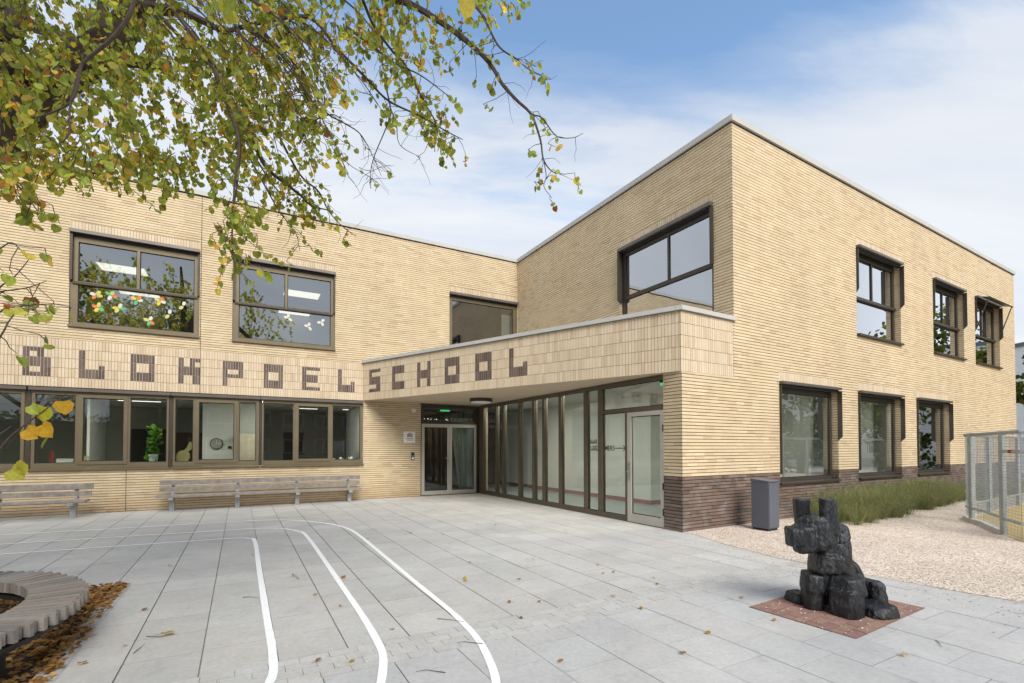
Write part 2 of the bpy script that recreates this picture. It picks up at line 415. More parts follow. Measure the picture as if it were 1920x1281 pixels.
# letters: 8 columns, 3 rows (top row first); each entry (first col, last col, lo, hi) of the brick height that is dark
F1 = (0., 1.); TOP = (.55, 1.); BOT = (0., .45)
GLY = {
 'B': [[(0, 1, F1), (2, 3, TOP), (4, 5, F1)], [(0, 7, F1)], [(0, 1, F1), (2, 4, BOT), (5, 7, F1)]],
 'L': [[(0, 1, F1)], [(0, 1, F1), (6, 7, BOT)], [(0, 7, F1)]],
 'O': [[(0, 7, F1)], [(0, 1, F1), (6, 7, F1)], [(0, 7, F1)]],
 'K': [[(0, 1, F1), (4, 5, F1), (6, 7, TOP)], [(0, 7, F1)], [(0, 1, F1), (5, 7, F1)]],
 'P': [[(0, 7, F1)], [(0, 1, F1), (2, 5, BOT), (6, 7, F1)], [(0, 1, F1)]],
 'E': [[(0, 1, F1), (2, 7, TOP)], [(0, 6, F1)], [(0, 1, F1), (2, 7, BOT)]],
 'S': [[(0, 1, F1), (2, 7, TOP)], [(0, 7, F1)], [(0, 4, BOT), (5, 7, F1)]],
 'C': [[(0, 7, F1)], [(0, 1, F1)], [(0, 7, F1)]],
 'H': [[(0, 1, F1), (6, 7, F1)], [(0, 7, F1)], [(0, 1, F1), (6, 7, F1)]],
}
def darkmap(word):
    mp = {}
    for i, ch in enumerate(word):
        for rr, row in enumerate(GLY[ch]):
            for a, b, q in row:
                for c in range(a, b + 1): mp[(i * 16 + c, 3 - rr)] = q
    return mp
def lettering(word, F, org, bw, mp, where):
    rh = .23
    for i, ch in enumerate(word):
        mb = MB()
        x0 = org + i * 16 * bw
        fq_rows = {}
        for c in range(8):
            for r in (1, 2, 3):
                q = mp.get((i * 16 + c, r))
                if not q: continue
                a = FZ0 + r * rh
                lo = a + q[0] * rh; hi = a + q[1] * rh
                fq(mb, F, x0 + c * bw - .008, x0 + (c + 1) * bw, lo - .008, hi, -.0065, 1)
                one_soldier(mb, F, x0 + c * bw, x0 + (c + 1) * bw - .010, lo, hi - .011, .0005, .009, i * 16 + c, r + (50 if q[0] else 0), 0)
        mb.build('letter', [M['letter'], M['joint_w']], bld, label='letter %s of dark brown bricks in the %s band' % (ch, where))

def frame_holes(mb, F, outer, holes, t1, t0, m=0):
    a, b, c, d = outer
    S = sorted({a, b} | {q for hh in holes for q in hh[:2]}); Z = sorted({c, d} | {q for hh in holes for q in hh[2:4]})
    for x0, x1 in zip(S[:-1], S[1:]):
        for z0, z1 in zip(Z[:-1], Z[1:]):
            cx, cz = (x0 + x1) / 2, (z0 + z1) / 2
            if any(h[0] < cx < h[1] and h[2] < cz < h[3] for h in holes): continue
            fq(mb, F, x0, x1, z0, z1, t1, m)
            G = Frame(F.p(x1, t0, 0)[:2], -F.d); fq(mb, G, 0, x1 - x0, z0, z1, 0, m)
    sq(mb, F, a, t0, t1, c, d, False, m); sq(mb, F, b, t0, t1, c, d, True, m)
    hq(mb, F, a, b, t0, t1, d, True, m); hq(mb, F, a, b, t0, t1, c, False, m)
    for x0, x1, z0, z1 in holes:
        sq(mb, F, x0, t0, t1, z0, z1, True, m); sq(mb, F, x1, t0, t1, z0, z1, False, m)
        hq(mb, F, x0, x1, t0, t1, z0, True, m); hq(mb, F, x0, x1, t0, t1, z1, False, m)
def pane(F, h, t, parent, mat=None):
    mb = MB(); e = .012
    fq(mb, F, h[0] - e, h[1] + e, h[2] - e, h[3] + e, t)
    return mb.build('pane', mat or M['glass'], parent)
def inset_lines(mb, F, h, t, w=.022, m=1):      # glazing bead: dark rubber line round a pane
    x0, x1, z0, z1 = h
    for a in ((x0, x0 + w, z0, z1), (x1 - w, x1, z0, z1), (x0 + w, x1 - w, z0, z0 + w), (x0 + w, x1 - w, z1 - w, z1)): fq(mb, F, *a, t, m)

# ------------------------------------------------------------------ left wing
LW1 = (-12.37, -9.74, 4.49, 6.85); LW2 = (-8.98, -6.31, 4.49, 6.85); LW3 = (-2.64, -.02, 4.49, 6.85); LW0 = (-18.6, -15.9, 4.49, 6.85)
ST = (SL + .3, -5.46, 1.03, 3.03); DOOR = (-3.63, -1.40, 0., 3.03)
def lintel(h, hh=.21): return (h[0], h[1], h[3], h[3] + hh)
mb = MB()
lint = [lintel(h) for h in (LW0, LW1, LW2, LW3)]
brick_wall(mb, FL, SL, 0, FZ1, ROOF, [LW0, LW1, LW2, LW3] + lint)
for h in (LW0, LW1, LW2, LW3): jambs(mb, FL, h, .10, sides='l' if h is LW3 else 'lr')
for a, b, c, d in lint: soldiers(mb, FL, a, b, c, 1, d - c, .062, 0, t=0, m=2, mj=3, base=40)
brick_wall(mb, FL, SL, -1.2, -.1, FZ0, [ST, DOOR])
jambs(mb, FL, (DOOR[0], DOOR[1], 0, 3.03), .10, sides='l')
for s, z0, z1 in ((-9.71, FZ0, ROOF), (-11.23, 0, 1.03)):
    fq(mb, FL, s - .006, s + .006, z0, z1, .003, 4)
fq(mb, FL, SL, -.02, ROOF - .03, ROOF, .004, 4)  # shade under the roof coping, painted as a dark strip
mpL = darkmap('BLOKPOEL')
soldiers(mb, FL, SL, -5.475, FZ0, 5, .23, .062, -13.16, dark=lambda c, r: mpL.get((c, r)), m=2, mj=3)
mb.build('brick_wall', [M['brick'], M['joint'], M['soldier'], M['joint_s'], M['joint_and_shade']], bld)
lettering('BLOKPOEL', FL, -13.16, .062, mpL, 'left wing')

def shade_box(F, h, parent, s1=None, proj=.11, zt=.085):
    mb = MB(); b = s1 if s1 is not None else h[1]
    fbox(mb, F, h[0], b, -.03, proj, h[3] - zt, h[3] - .006)
    fbox(mb, F, h[0], b, -.06, .02, h[3] - zt - .05, h[3] - zt - .002, 1)
    return mb.build('sunscreen_box', [M['shade'], M['black']], parent)
def guide(F, s0, s1, t0, t1, z0, z1, parent, cut=0):
    mb = MB()
    if cut:
        A = [(t0, z0), (t1, z0 + cut), (t1, z1), (t0, z1)]
        for s, r in ((s0, False), (s1, True)):
            P = [F.p(s, t, z) for t, z in A]
            if r: P.reverse()
            mb.face(P, None)
        for i in range(4):
            (ta, za), (tb, zb) = A[i], A[(i + 1) % 4]
            mb.face([F.p(s0, ta, za), F.p(s1, ta, za), F.p(s1, tb, zb), F.p(s0, tb, zb)], None)
    else: fbox(mb, F, s0, s1, t0, t1, z0, z1)
    return mb.build('guide_rail', M['bronze_d'], parent)
def upper_window(F, h, frame_t, holes, glass_t, mat='bronze', sill=.06, fins=False, proj=.11, zt=.085):
    mb = MB(); e = .006
    frame_holes(mb, F, (h[0] + e, h[1] - e, h[2] + .05, h[3] - .006), holes, frame_t, frame_t - .07)
    for g in holes: inset_lines(mb, F, g, glass_t + .004, .02, 1)
    fr = mb.build('window', [M[mat], M['black']], bld)
    for g in holes: pane(F, g, glass_t, fr, M['glass_u'] if F is not FL and h[2] > 3 else None)
    mb = MB(); fbox(mb, F, h[0] - .01, h[1] + .01, frame_t - .02, sill, h[2], h[2] + .048); mb.build('sill', M[mat], fr)
    shade_box(F, h, fr, proj=proj, zt=zt)
    return fr
for h in (LW0, LW1, LW2):
    zt = 5.58; sm = (h[0] + h[1]) / 2 - (-.0)
    holes = [(h[0] + .15, sm - .03, zt + .04, h[3] - .27), (sm + .03, h[1] - .12, zt + .04, h[3] - .27), (h[0] + .15, h[1] - .12, h[2] + .13, zt - .04)]
    f_ = upper_window(FL, h, -.035, holes, -.075)
    guide(FL, h[0] + .004, h[0] + .06, -.02, .05, 5.62, h[3] - .09, f_); guide(FL, h[1] - .05, h[1] - .004, -.02, .03, 5.62, h[3] - .09, f_)
    mb = MB(); fbox(mb, FL, h[0] + .05, h[1] - .05, -.03, .0, zt - .035, zt + .02); mb.build('transom_rail', M['bronze_d'], f_)
f_ = upper_window(FL, LW3, -.035, [(LW3[0] + .11, LW3[1] - .14, LW3[2] + .13, LW3[3] - .25)], -.075)

# ground-floor window band
strip_posts = [-18.2, -15.6, -13.06, -10.33, -8.27]
units = [(-19.7, -18.25, [(-19.6, -18.3, 1.21, 2.84)], None),
         (-18.15, -15.65, [(-18.05, -17.4, 1.21, 2.84), (-17.25, -16.5, 1.25, 2.79), (-16.35, -15.72, 1.21, 2.84)], (-17.34, -16.41)),
         (-15.55, -13.12, [(-15.48, -14.9, 1.21, 2.84), (-14.75, -14.0, 1.25, 2.79), (-13.85, -13.18, 1.21, 2.84)], (-14.84, -13.91)),
         (-13.0, -10.38, [(-12.94, -12.22, 1.21, 2.84), (-12.08, -11.30, 1.25, 2.79), (-11.17, -10.42, 1.21, 2.84)], (-12.17, -11.22)),
         (-10.28, -8.32, [(-10.24, -9.85, 1.21, 2.84), (-9.72, -8.91, 1.25, 2.79), (-8.79, -8.38, 1.21, 2.84)], (-9.81, -8.83)),
         (-8.22, -5.47, [(-8.19, -7.43, 1.21, 2.84), (-7.29, -6.48, 1.25, 2.79), (-6.35, -5.55, 1.21, 2.84)], (-7.38, -6.40))]
for a, b, holes, case in units:
    mb = MB()
    frame_holes(mb, FL, (a, b, 1.085, 2.925), holes, -.03, -.10)
    for g in holes: inset_lines(mb, FL, g, -.066, .018, 1)
    fr = mb.build('window', [M['bronze'], M['black']], bld)
    for i, g in enumerate(holes): pane(FL, g, -.07, fr, M['glass_s'])
    if case:
        mb = MB(); g = holes[1]; frame_holes(mb, FL, (case[0], case[1], 1.17, 2.87), [g], -.012, -.028); mb.build('casement', M['bronze'], fr)
    mb = MB(); fbox(mb, FL, a - .04, b + (.02 if b > -6 else .04), -.02, .055, 1.035, 1.08); mb.build('sill', M['bronze'], fr)
    mb = MB(); fbox(mb, FL, a - .045, b + (.0 if b > -6 else .045), -.06, .05, 2.93, 3.008); mb.build('sunscreen_box', M['shade'], fr)
mb = MB()
for s in strip_posts: fbox(mb, FL, s - .045, s + .045, -.07, -.045, 1.085, 2.925)
fq(mb, FL, ST[0], ST[1], 3.008, 3.03, -.05, 0); fq(mb, FL, ST[0], ST[1], 1.03, 1.036, -.01, 0)
mb.build('window_post', M['bronze_d'], bld)

# entrance doors in the left wing
mb = MB()
frame_holes(mb, FL, (-3.62, -1.44, 0.0, 3.0), [(-3.585, -1.605, 0.0, 2.37), (-3.52, -1.65, 2.45, 2.90)], -.07, -.16)
dfr = mb.build('door_surround', M['bronze_d'], bld)
pane(FL, (-3.52, -1.65, 2.45, 2.90), -.11, dfr, M['glass_c'])
for a, b, g in ((-3.583, -2.60, (-3.48, -2.68, .14, 2.25)), (-2.595, -1.607, (-2.51, -1.70, .14, 2.25))):
    mb = MB(); frame_holes(mb, FL, (a, b, .012, 2.365), [g], -.06, -.12); inset_lines(mb, FL, g, -.088, .018, 1)
    dr = mb.build('entrance_door', [M['greydoor'], M['black']], bld); pane(FL, g, -.09, dr, M['glass_c'])
    if a < -3:
        mb = MB(); fbox(mb, FL, -2.665, -2.625, -.06, -.05, 1.02, 1.40); tube(mb, [FL.p(-2.645, -.05, 1.22), FL.p(-2.645, .0, 1.22), FL.p(-2.78, .0, 1.22)], .011, 8); mb.build('handle', M['steel'], dr)
mb = MB(); fbox(mb, FL, -1.60, -1.40, -.2, -.03, 0, 3.0); mb.build('corner_post', M['bronze_d'], bld)

# ------------------------------------------------------------------ right wing
UW = (5.44, 8.32, 4.30, 6.85)
RU = [(6.68, 9.22, 4.49, 6.85), (11.45, 13.92, 4.49, 6.85), (14.95, 17.40, 4.49, 6.85)]
RL = [(3.17, 5.68, .76, 3.06), (6.68, 9.14, .76, 3.06), (10.15, 12.58, .76, 3.06)]
mb = MB()
brick_wall(mb, FU, 0, LU, FZ1 - .1, ROOF, [UW, lintel(UW)]); jambs(mb, FU, UW, .12)
soldiers(mb, FU, UW[0], UW[1], UW[3], 1, .21, .062, 0, m=2, mj=3, base=60)
fq(mb, FU, .02, LU, ROOF - .03, ROOF, .004, 4)  # painted shade strip below the coping, courtyard side
mb.build('brick_wall', [M['brick'], M['joint'], M['soldier'], M['joint_s'], M['joint_and_shade']], bld)
mb = MB()
PZ = 16 * CO
holesR = RU + RL + [lintel(h) for h in RU + RL] + [(-1, 1.565, FZ0 - .003, ROOF + 1)]
brick_wall(mb, FR, 0, SR, PZ, ROOF, holesR)
for h in RU + RL: jambs(mb, FR, (h[0], h[1], max(h[2], PZ), h[3]), .20)
for h in RU + RL: soldiers(mb, FR, h[0], h[1], h[3], 1, .21, .062, 0, m=2, mj=3, base=70)
soldiers(mb, FR, 0, 1.555, FZ0, 5, .23, .0655, 0, m=2, mj=3, base=80)
fq(mb, FR, 1.57, SR, ROOF - .03, ROOF, .004, 4)  # coping shade painted as a dark strip, street side
for s, a, b in ((.004, 0, FZ0), (1.575, FZ1 + .09, ROOF)): fq(mb, FR, s - .004, s + .004, a, b, .003, 4)
FE = Frame(FR.p(SR, 0, 0)[:2], -FR.n); FE.n = FR.d
brick_wall(mb, FE, 0, 12, 0, ROOF)
brick_wall(mb, FG, LG - .445, LG, PZ, FZ0); 
mb.build('brick_wall', [M['brick'], M['joint'], M['soldier'], M['joint_s'], M['joint_and_shade']], bld)
mb = MB()
brick_wall(mb, FR, 0, SR, -.13, PZ, RL); brick_wall(mb, FG, LG - .445, LG, -.13, PZ)
for h in RL: jambs(mb, FR, (h[0], h[1], h[2], PZ), .20)
sq(mb, FG, LG - .446, -.2, -.002, -.1, PZ, False)
mb.build('plinth', [M['plinth'], M['joint_and_shade']], bld)

h = UW; zt = 5.53
hol = [(h[0] + .14, 7.0, zt + .04, h[3] - .22), (7.05, h[1] - .08, zt + .04, h[3] - .22), (h[0] + .14, h[1] - .08, h[2] + .12, zt - .05)]
f_ = upper_window(FU, h, -.06, hol, -.09, 'bronze_d')
guide(FU, h[0] - .01, h[0] + .05, -.02, .10, 5.4, h[3] - .09, f_, .08); guide(FU, h[1] - .05, h[1] + .01, -.02, .06, 5.5, h[3] - .09, f_)
for i, h in enumerate(RU):
    zt = 5.55; sm = h[0] + 1.22
    hol = [(h[0] + .07, sm - .025, zt + .05, h[3] - .22), (sm + .025, h[1] - .10, zt + .05, h[3] - .22), (h[0] + .07, h[1] - .10, h[2] + .12, zt - .05)]
    f_ = upper_window(FR, h, -.15, hol, -.18, 'bronze_d', .075, proj=.10, zt=.065)
    mb = MB(); fbox(mb, FR, h[0] + .01, h[1] - .01, -.15, -.10, zt - .04, zt + .03); mb.build('transom_rail', M['bronze_d'], f_)
    guide(FR, h[0] + .003, h[0] + .03, .0, .055, 5.62, h[3] - .09, f_, .1); guide(FR, h[1] - .03, h[1] - .003, .0, .10, 5.55, h[3] - .09, f_, .1)
    if i == 2:       # this sunscreen hangs half open on its arms
        for s in (h[0] + .08, h[1] - .02):
            mb = MB(); tube(mb, [FR.p(s, .03, 5.75), FR.p(s, .34, 6.74)], .018, 6); mb.build('sunscreen_arm', M['bronze_d'], f_)
        mb = MB(); mb.face([FR.p(h[0] + .02, .13, 6.80), FR.p(h[1] - .02, .13, 6.80), FR.p(h[1] - .02, .36, 6.73), FR.p(h[0] + .02, .36, 6.73)]); tube(mb, [FR.p(h[0] + .01, .36, 6.73), FR.p(h[1] - .01, .36, 6.73)], .022, 8)
        mb.build('sunscreen_cloth', M['shade'], f_)
for h in RL:
    f_ = upper_window(FR, h, -.15, [(h[0] + .07, h[1] - .09, h[2] + .13, h[3] - .22)], -.18, 'bronze_d', .05, proj=.10, zt=.065)
    guide(FR, h[0] + .003, h[0] + .03, .0, .045, 1.0, h[3] - .09, f_); guide(FR, h[1] - .03, h[1] - .003, .0, .10, 1.75, h[3] - .09, f_, .1)

# glass front
gl = [(.36, 1.20), (1.31, 1.68), (1.80, 2.70), (2.82, 3.48), (3.60, 4.00), (4.12, 4.78), (4.90, 5.83), (5.95, 6.36)]
holes = [(a, b, .11, 2.94) for a, b in gl] + [(6.50, 8.36, 2.43, 2.93), (6.50, 7.26, .11, 2.35), (7.335, 8.37, 0.0, 2.335)]
mb = MB(); frame_holes(mb, FG, (.02, LG - .446, 0.0, 3.02), holes, -.03, -.14)
for g in holes[:-1]: inset_lines(mb, FG, g, -.076, .016, 1)
M['bronze_m'] = simple('brown_front_frame', (.115, .095, .066), .45, .2)
gf = mb.build('glass_front', [M['bronze_m'], M['black']], bld)
for g in holes[:-1]: pane(FG, g, -.08, gf, M['glass_c'])
g = (7.45, 8.27, .19, 2.24)
mb = MB(); frame_holes(mb, FG, (7.34, 8.366, .015, 2.33), [g], -.02, -.09); inset_lines(mb, FG, g, -.053, .018, 1)
dr = mb.build('glass_door', [M['greydoor'], M['black']], bld); pane(FG, g, -.06, dr, M['glass_c'])
mb = MB(); fbox(mb, FG, 7.375, 7.415, -.02, -.008, .9, 1.28); tube(mb, [FG.p(7.395, -.01, 1.08), FG.p(7.395, .045, 1.08), FG.p(7.53, .045, 1.08)], .011, 8); mb.build('handle', M['steel'], dr)
for z in (.25, .75, 1.9):
    mb = MB(); fbox(mb, FG, 8.34, 8.385, -.022, .0, z, z + .14); mb.build('hinge', M['black'], dr)

# canopy
mpC = darkmap('SCHOOL'); BC = .0668
mb = MB()
soldiers(mb, FC, 0, LC, FZ0, 5, .23, BC, .30, dark=lambda c, r: mpC.get((c, r)), m=0, mj=1, base=20)
fq(mb, FC, LC - .02, LC - .012, FZ0, FZ1, .002, 2)
for z in (FZ0 + 4.97 * .23,): pass
can = mb.build('canopy', [M['soldier'], M['joint_s'], M['joint_and_shade']], bld)
lettering('SCHOOL', FC, .30, BC, mpC, 'canopy')
def poly(mb, pts, z, up=True, m=0):
    P = [Vector((p[0], p[1], z)) for p in pts]
    a = sum(P[i].x * P[(i + 1) % len(P)].y - P[(i + 1) % len(P)].x * P[i].y for i in range(len(P)))
    if (a > 0) != up: P.reverse()
    mb.face(P, None, m)
mb = MB(); poly(mb, [CL0 - FC.n * .01, FC.p(LC, -.01, 0)[:2], FG.p(LG, -.2, 0)[:2], FG.p(0, -.4, 0)[:2], FL.p(-5.47, -.3, 0)[:2]], FZ0 + .004, False); mb.build('soffit', M['soffit'], can)
mb = MB(); poly(mb, [CL0 - FC.n * .05, P0, Q0, K0], FZ1 + .02, True); mb.build('canopy_roof', M['coping'], can)
def coping(mb, F, s0, s1, z0, z1, over=.045, back=.28, seam=2.4):
    k = s0
    while k < s1 - .01:
        e = min(k + seam, s1); fbox(mb, F, k + .002, e - .002, -back, over, z0, z1); k = e
mb = MB(); coping(mb, FC, -.07, LC + .045, FZ1 + .003, FZ1 + .085, .05, .2, 2.42); FC2 = Frame(P0 - FR.n * 0, DR); coping(mb, FC2, -.02, 1.62, FZ1 + .0025, FZ1 + .0855, .052, .2)
mb.build('coping', M['coping'], can)
mb = MB(); coping(mb, FL, SL - .05, -.045, ROOF + .003, ROOF + .12, .045, .3); coping(mb, FU, .0, LU + .03, ROOF + .0025, ROOF + .1205, .046, .3); coping(mb, FR, 1.565 - .04, SR + .05, ROOF + .002, ROOF + .121, .05, .3)
mb.build('roof_coping', M['coping'], bld)
mb = MB()
poly(mb, [FL.p(SL, -.02, 0)[:2], K0, FL.p(.5, -14, 0)[:2], FL.p(SL, -14, 0)[:2]], ROOF - .05)
poly(mb, [FU.p(.01, -.02, 0)[:2], Q0 - D1 * -.02, FR.p(SR - .02, -.02, 0)[:2], FR.p(SR - .02, -12, 0)[:2], FR.p(1.6, -12, 0)[:2]], ROOF - .045)
mb.build('roof', M['dkw'], bld)
mb = MB(); fq(mb, Frame(FL.p(SL, 0, 0)[:2], FL.n), -14, 0, 0, ROOF, 0); fq(mb, Frame(FR.p(SR - .03, -12, 0)[:2], -FR.d), 0, 20, 0, ROOF, 0); fq(mb, Frame(FL.p(1, -14, 0)[:2], -FL.d), 0, 22, 0, ROOF, 0)
mb.build('rear_wall', M['brownblock'], bld)

# ------------------------------------------------------------------ rooms behind the glass
mb = MB()
# left ground-floor room
fq(mb, FL, SL, -3.75, 0, 2.92, -5.0, 0)
sq(mb, FL, -3.75, -5, -.2, 0, 2.92, False, 2); sq(mb, FL, SL + .1, -5, -.2, 0, 2.92, True, 0)
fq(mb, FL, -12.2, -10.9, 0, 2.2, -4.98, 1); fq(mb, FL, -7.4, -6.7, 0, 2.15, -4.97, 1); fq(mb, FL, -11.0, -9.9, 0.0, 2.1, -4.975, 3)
sq(mb, FL, -12.35, -3.5, -1.6, 0, 2.92, True, 2); sq(mb, FL, -12.36, -3.5, -1.6, 0, 2.92, False, 0); fq(mb, FL, -12.36, -12.30, 0, 2.92, -1.6, 2)
# white partition with the clock
fq(mb, FL, -9.75, -8.15, 0, 2.92, -1.6, 2); sq(mb, FL, -9.75, -5, -1.6, 0, 2.92, False, 0); sq(mb, FL, -8.15, -5, -1.6, 0, 2.92, True, 0)
sq(mb, FL, -5.38, -3.4, -.16, 0.02, 2.92, False, 2)
mb.build('interior_wall', [M['greyw'], M['dkw'], M['white'], M['brownblock']], bld)
mb = MB()
hq(mb, FL, SL, -3.75, -5, -.1, .02, True, 1); hq(mb, FL, SL, -3.75, -5, -.1, 2.93, False, 0)
hq(mb, FL, SL, 0, -6, -.1, 4.25, True, 1); hq(mb, FL, SL, 0, -6, -.1, 6.98, False, 0)
mb.build('interior_ceiling', [M['ceil'], M['floor_in']], bld)
mb = MB()
fq(mb, FL, SL, 0, 4.25, 6.98, -6, 0)
for s in (-9.36, -5.0, -15): fbox(mb, FL, s - .08, s + .08, -6, -.15, 4.25, 6.98, 0)
sq(mb, FL, -.03, -6, -.1, 4.25, 6.98, False, 1)
fq(mb, FL, -.5, -.16, 4.25, 6.98, -.3, 1)
mb.build('interior_wall', [M['greyw'], M['white']], bld)
# right wing, upper rooms
mb = MB()
fbox(mb, FR, 1.9, 6.1, -8.6, -8.5, 4.25, 6.98, 0); fbox(mb, FR, 6.1, 6.2, -8.6, -.2, 4.25, 6.98, 0)
fq(mb, FR, 6.2, SR - .2, 4.25, 6.98, -4.2, 0)
for s in (10.3, 14.4, SR - .2): fbox(mb, FR, s - .05, s + .05, -4.2, -.25, 4.25, 6.98, 0)
mb.build('interior_wall', [M['whiteg']], bld)
mb = MB()
hq(mb, FR, 1.75, SR - .2, -8.6, -.1, 4.25, True, 1); hq(mb, FR, 1.75, SR - .2, -8.6, -.1, 6.98, False, 0)
hq(mb, FR, .15, SR - .2, -4.0, -.12, .015, True, 1); hq(mb, FR, .1, SR - .2, -3.4, -.1, 3.06, False, 0)
hq(mb, FG, -3.0, LG - 3.4, -8, -.1, .016, True, 1); hq(mb, FG, -3.0, LG - 3.4, -8, -.1, 3.055, False, 0)
hq(mb, FL, -3.7, .6, -6, -.14, .017, True, 1); hq(mb, FL, -3.7, .6, -6, -.1, 3.05, False, 0)
mb.build('interior_ceiling', [M['ceil'], M['floor_in']], bld)
# hall behind the glass front: wall with lettering, corner, corridor along the street side
mb = MB()
HO = -2.6; HC = 5.5
fq(mb, FG, -3.2, HC, .13, 3.05, HO, 0)
fq(mb, FG, -3.2, HC, .016, .13, HO + .008, 1)
c0 = FG.p(HC, HO, 0); s_, t_ = FR.st(c0.x, c0.y)
fq(mb, FR, s_, SR - .2, .13, 3.06, t_, 2); fq(mb, FR, s_, SR - .2, .016, .13, t_ + .008, 1)
for s in (6.2, 9.6, 13.0): fbox(mb, FR, s - .06, s + .06, t_, -.9, .016, 3.06, 0)
fbox(mb, FR, 4.35, 5.0, -1.6, -1.52, .016, 3.06, 0); fbox(mb, FR, 8.2, 9.0, -1.3, -1.22, .016, 3.06, 2); fbox(mb, FR, 11.6, 12.3, -1.3, -1.22, .016, 3.06, 2)
sq(mb, FR, SR - .2, -4, -.2, 0, 3.06, False, 0)
# behind the double door: dark corridor
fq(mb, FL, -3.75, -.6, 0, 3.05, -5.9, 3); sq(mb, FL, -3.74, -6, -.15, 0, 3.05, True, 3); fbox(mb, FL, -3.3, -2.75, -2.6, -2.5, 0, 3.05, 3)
mb.build('interior_wall', [M['white'], M['redbase'], M['whiteg'], M['dkw']], bld)

def text_on(F, txt, s, t, z, size, width, mat, name, parent, flip=False):
    cu = bpy.data.curves.new('txt', 'FONT'); cu.body = txt; cu.size = size; cu.offset = .005
    o = bpy.data.objects.new('txt', cu); COL.objects.link(o)
    dg = bpy.context.evaluated_depsgraph_get(); me = bpy.data.meshes.new_from_object(o.evaluated_get(dg))
    bpy.data.objects.remove(o)
    mb = MB(); xm = [v.co.x for v in me.vertices]; xs = width / (max(xm) - min(xm))
    for p in me.polygons: mb.face([F.p(s + me.vertices[i].co.x * xs, t, z + me.vertices[i].co.y) for i in p.vertices], None)
    bpy.data.meshes.remove(me)
    return mb.build(name, mat, parent)
M['inktext'] = simple('dark_grey_lettering', (.03, .033, .03), .7)
text_on(FG, 'NAAR', 2.80, HO + .004, 1.69, .21, .45, M['inktext'], 'wall_lettering', bld)
text_on(FG, 'KLEEDKAMERS', 2.79, HO + .004, 1.49, .21, 1.25, M['inktext'], 'wall_lettering', bld)
mb = MB(); fq(mb, FG, 4.06, 4.52, 1.548, 1.572, HO + .004)
for sg in (1, -1): mb.face([FG.p(4.53, HO + .004, 1.56), FG.p(4.44, HO + .004, 1.56 + sg * .09), FG.p(4.41, HO + .004, 1.56 + sg * .075), FG.p(4.50, HO + .004, 1.56)][::sg])
mb.build('wall_arrow', M['inktext'], bld)

# lit ceiling lamps (things that hang from the ceilings), plus added unseen fill lamps
def ceil_lamp(F, s, t, z, ls, lt, label, grp, name='ceiling_light', lm='lamp'):
    e = empty(name, F.p(s, t, z), label, 'ceiling light', grp)
    mb = MB(); fbox(mb, F, s - ls / 2, s + ls / 2, t - lt / 2, t + lt / 2, z - .03, z - .004); mb.build('housing', M['whitepaint'], e)
    mb = MB(); hq(mb, F, s - ls / 2 + .01, s + ls / 2 - .01, t - lt / 2 + .01, t + lt / 2 - .01, z - .034, False); mb.build('diffuser', M[lm], e)
cl_spots = []
for (u, v, where) in ((231, 505, 'upper light in the left upstairs window'), (262, 551, 'lower light in the left upstairs window'), (566, 552, 'topmost light in the second upstairs window'),
                      (552, 587, 'middle light in the second upstairs window'), (543, 613, 'lowest light in the second upstairs window')):
    q = on_z(u, v, 6.95); s, t = FL.st(q.x, q.y)
    t = max(t, -5.6)
    ceil_lamp(FL, s, t, 6.975, 1.15, .75, 'lit white ceiling panel, ' + where, 'lit ceiling panels upstairs')
for (u, v, ls, where) in ((262, 752, 1.0, 'seen above the potted plant'), (572, 766, .8, 'seen in the casement near the entrance wall'), (648, 768, .22, 'small one beside the dark cupboard')):
    q = on_z(u, v, 2.90); s, t = FL.st(q.x, q.y); t = max(t, -4.7)
    ceil_lamp(FL, s, t, 2.925, ls, .12, 'lit slim office ceiling light, ' + where, 'lit office ceiling lights', lm='lamp3')
for s, wh in ((1.7, 'nearest the double door'), (4.9, 'nearest the wall lettering')): ceil_lamp(FG, s, -.36, 3.05, 2.4, .3, 'added unseen fill lamp inside the entrance hall, ' + wh, 'added entrance hall fill lamps', lm='fill_lamp')  # added lamps, out of sight, that brighten the hall
for s, wh in ((1.4, 'behind the brick pier'), (4.3, 'behind the first ground-floor window'), (7.9, 'behind the middle ground-floor window'), (11.3, 'behind the far ground-floor window')): ceil_lamp(FR, s, -.48, 3.055, 1.6, .3, 'added unseen fill lamp in the corridor, ' + wh, 'added corridor fill lamps', lm='fill_lamp')  # added lamps near the windows, unseen, brightening the corridor
for s, wh in ((8.3, 'behind the first street-side upstairs window'),): ceil_lamp(FR, s, -3.4, 6.975, .9, .3, 'upstairs ceiling light ' + wh, None, lm='lamp')
for s, wh in ((-14.6, 'farthest left'), (-11.6, 'above the plant'), (-7.2, 'nearest the entrance')): ceil_lamp(FL, s, -.36, 2.93, 2.2, .25, 'long added fill lamp hidden behind the office window head, ' + wh, 'added fill lamps along the office window', lm='fill_lamp')  # added lamps hidden by the window head to light the office
def exit_sign(F, s, t, z, label):
    e = empty('exit_sign', F.p(s, t, z), label, 'exit sign', 'green exit signs')
    mb = MB(); fbox(mb, F, s - .17, s + .17, t - .02, t + .02, z, z + .05); mb.build('housing', M['black'], e)
    mb = MB(); fbox(mb, F, s - .165, s + .165, t - .021, t + .021, z - .055, z - .001); mb.build('lit_panel', M['exit'], e)
q = at(835, 765, 18.2); s, t = FL.st(q.x, q.y); exit_sign(FL, -2.66, -.35, 2.87, 'glowing green exit sign above the double entrance door')
exit_sign(FG, 8.1, -.4, 2.93, 'glowing green exit sign above the single glass door')

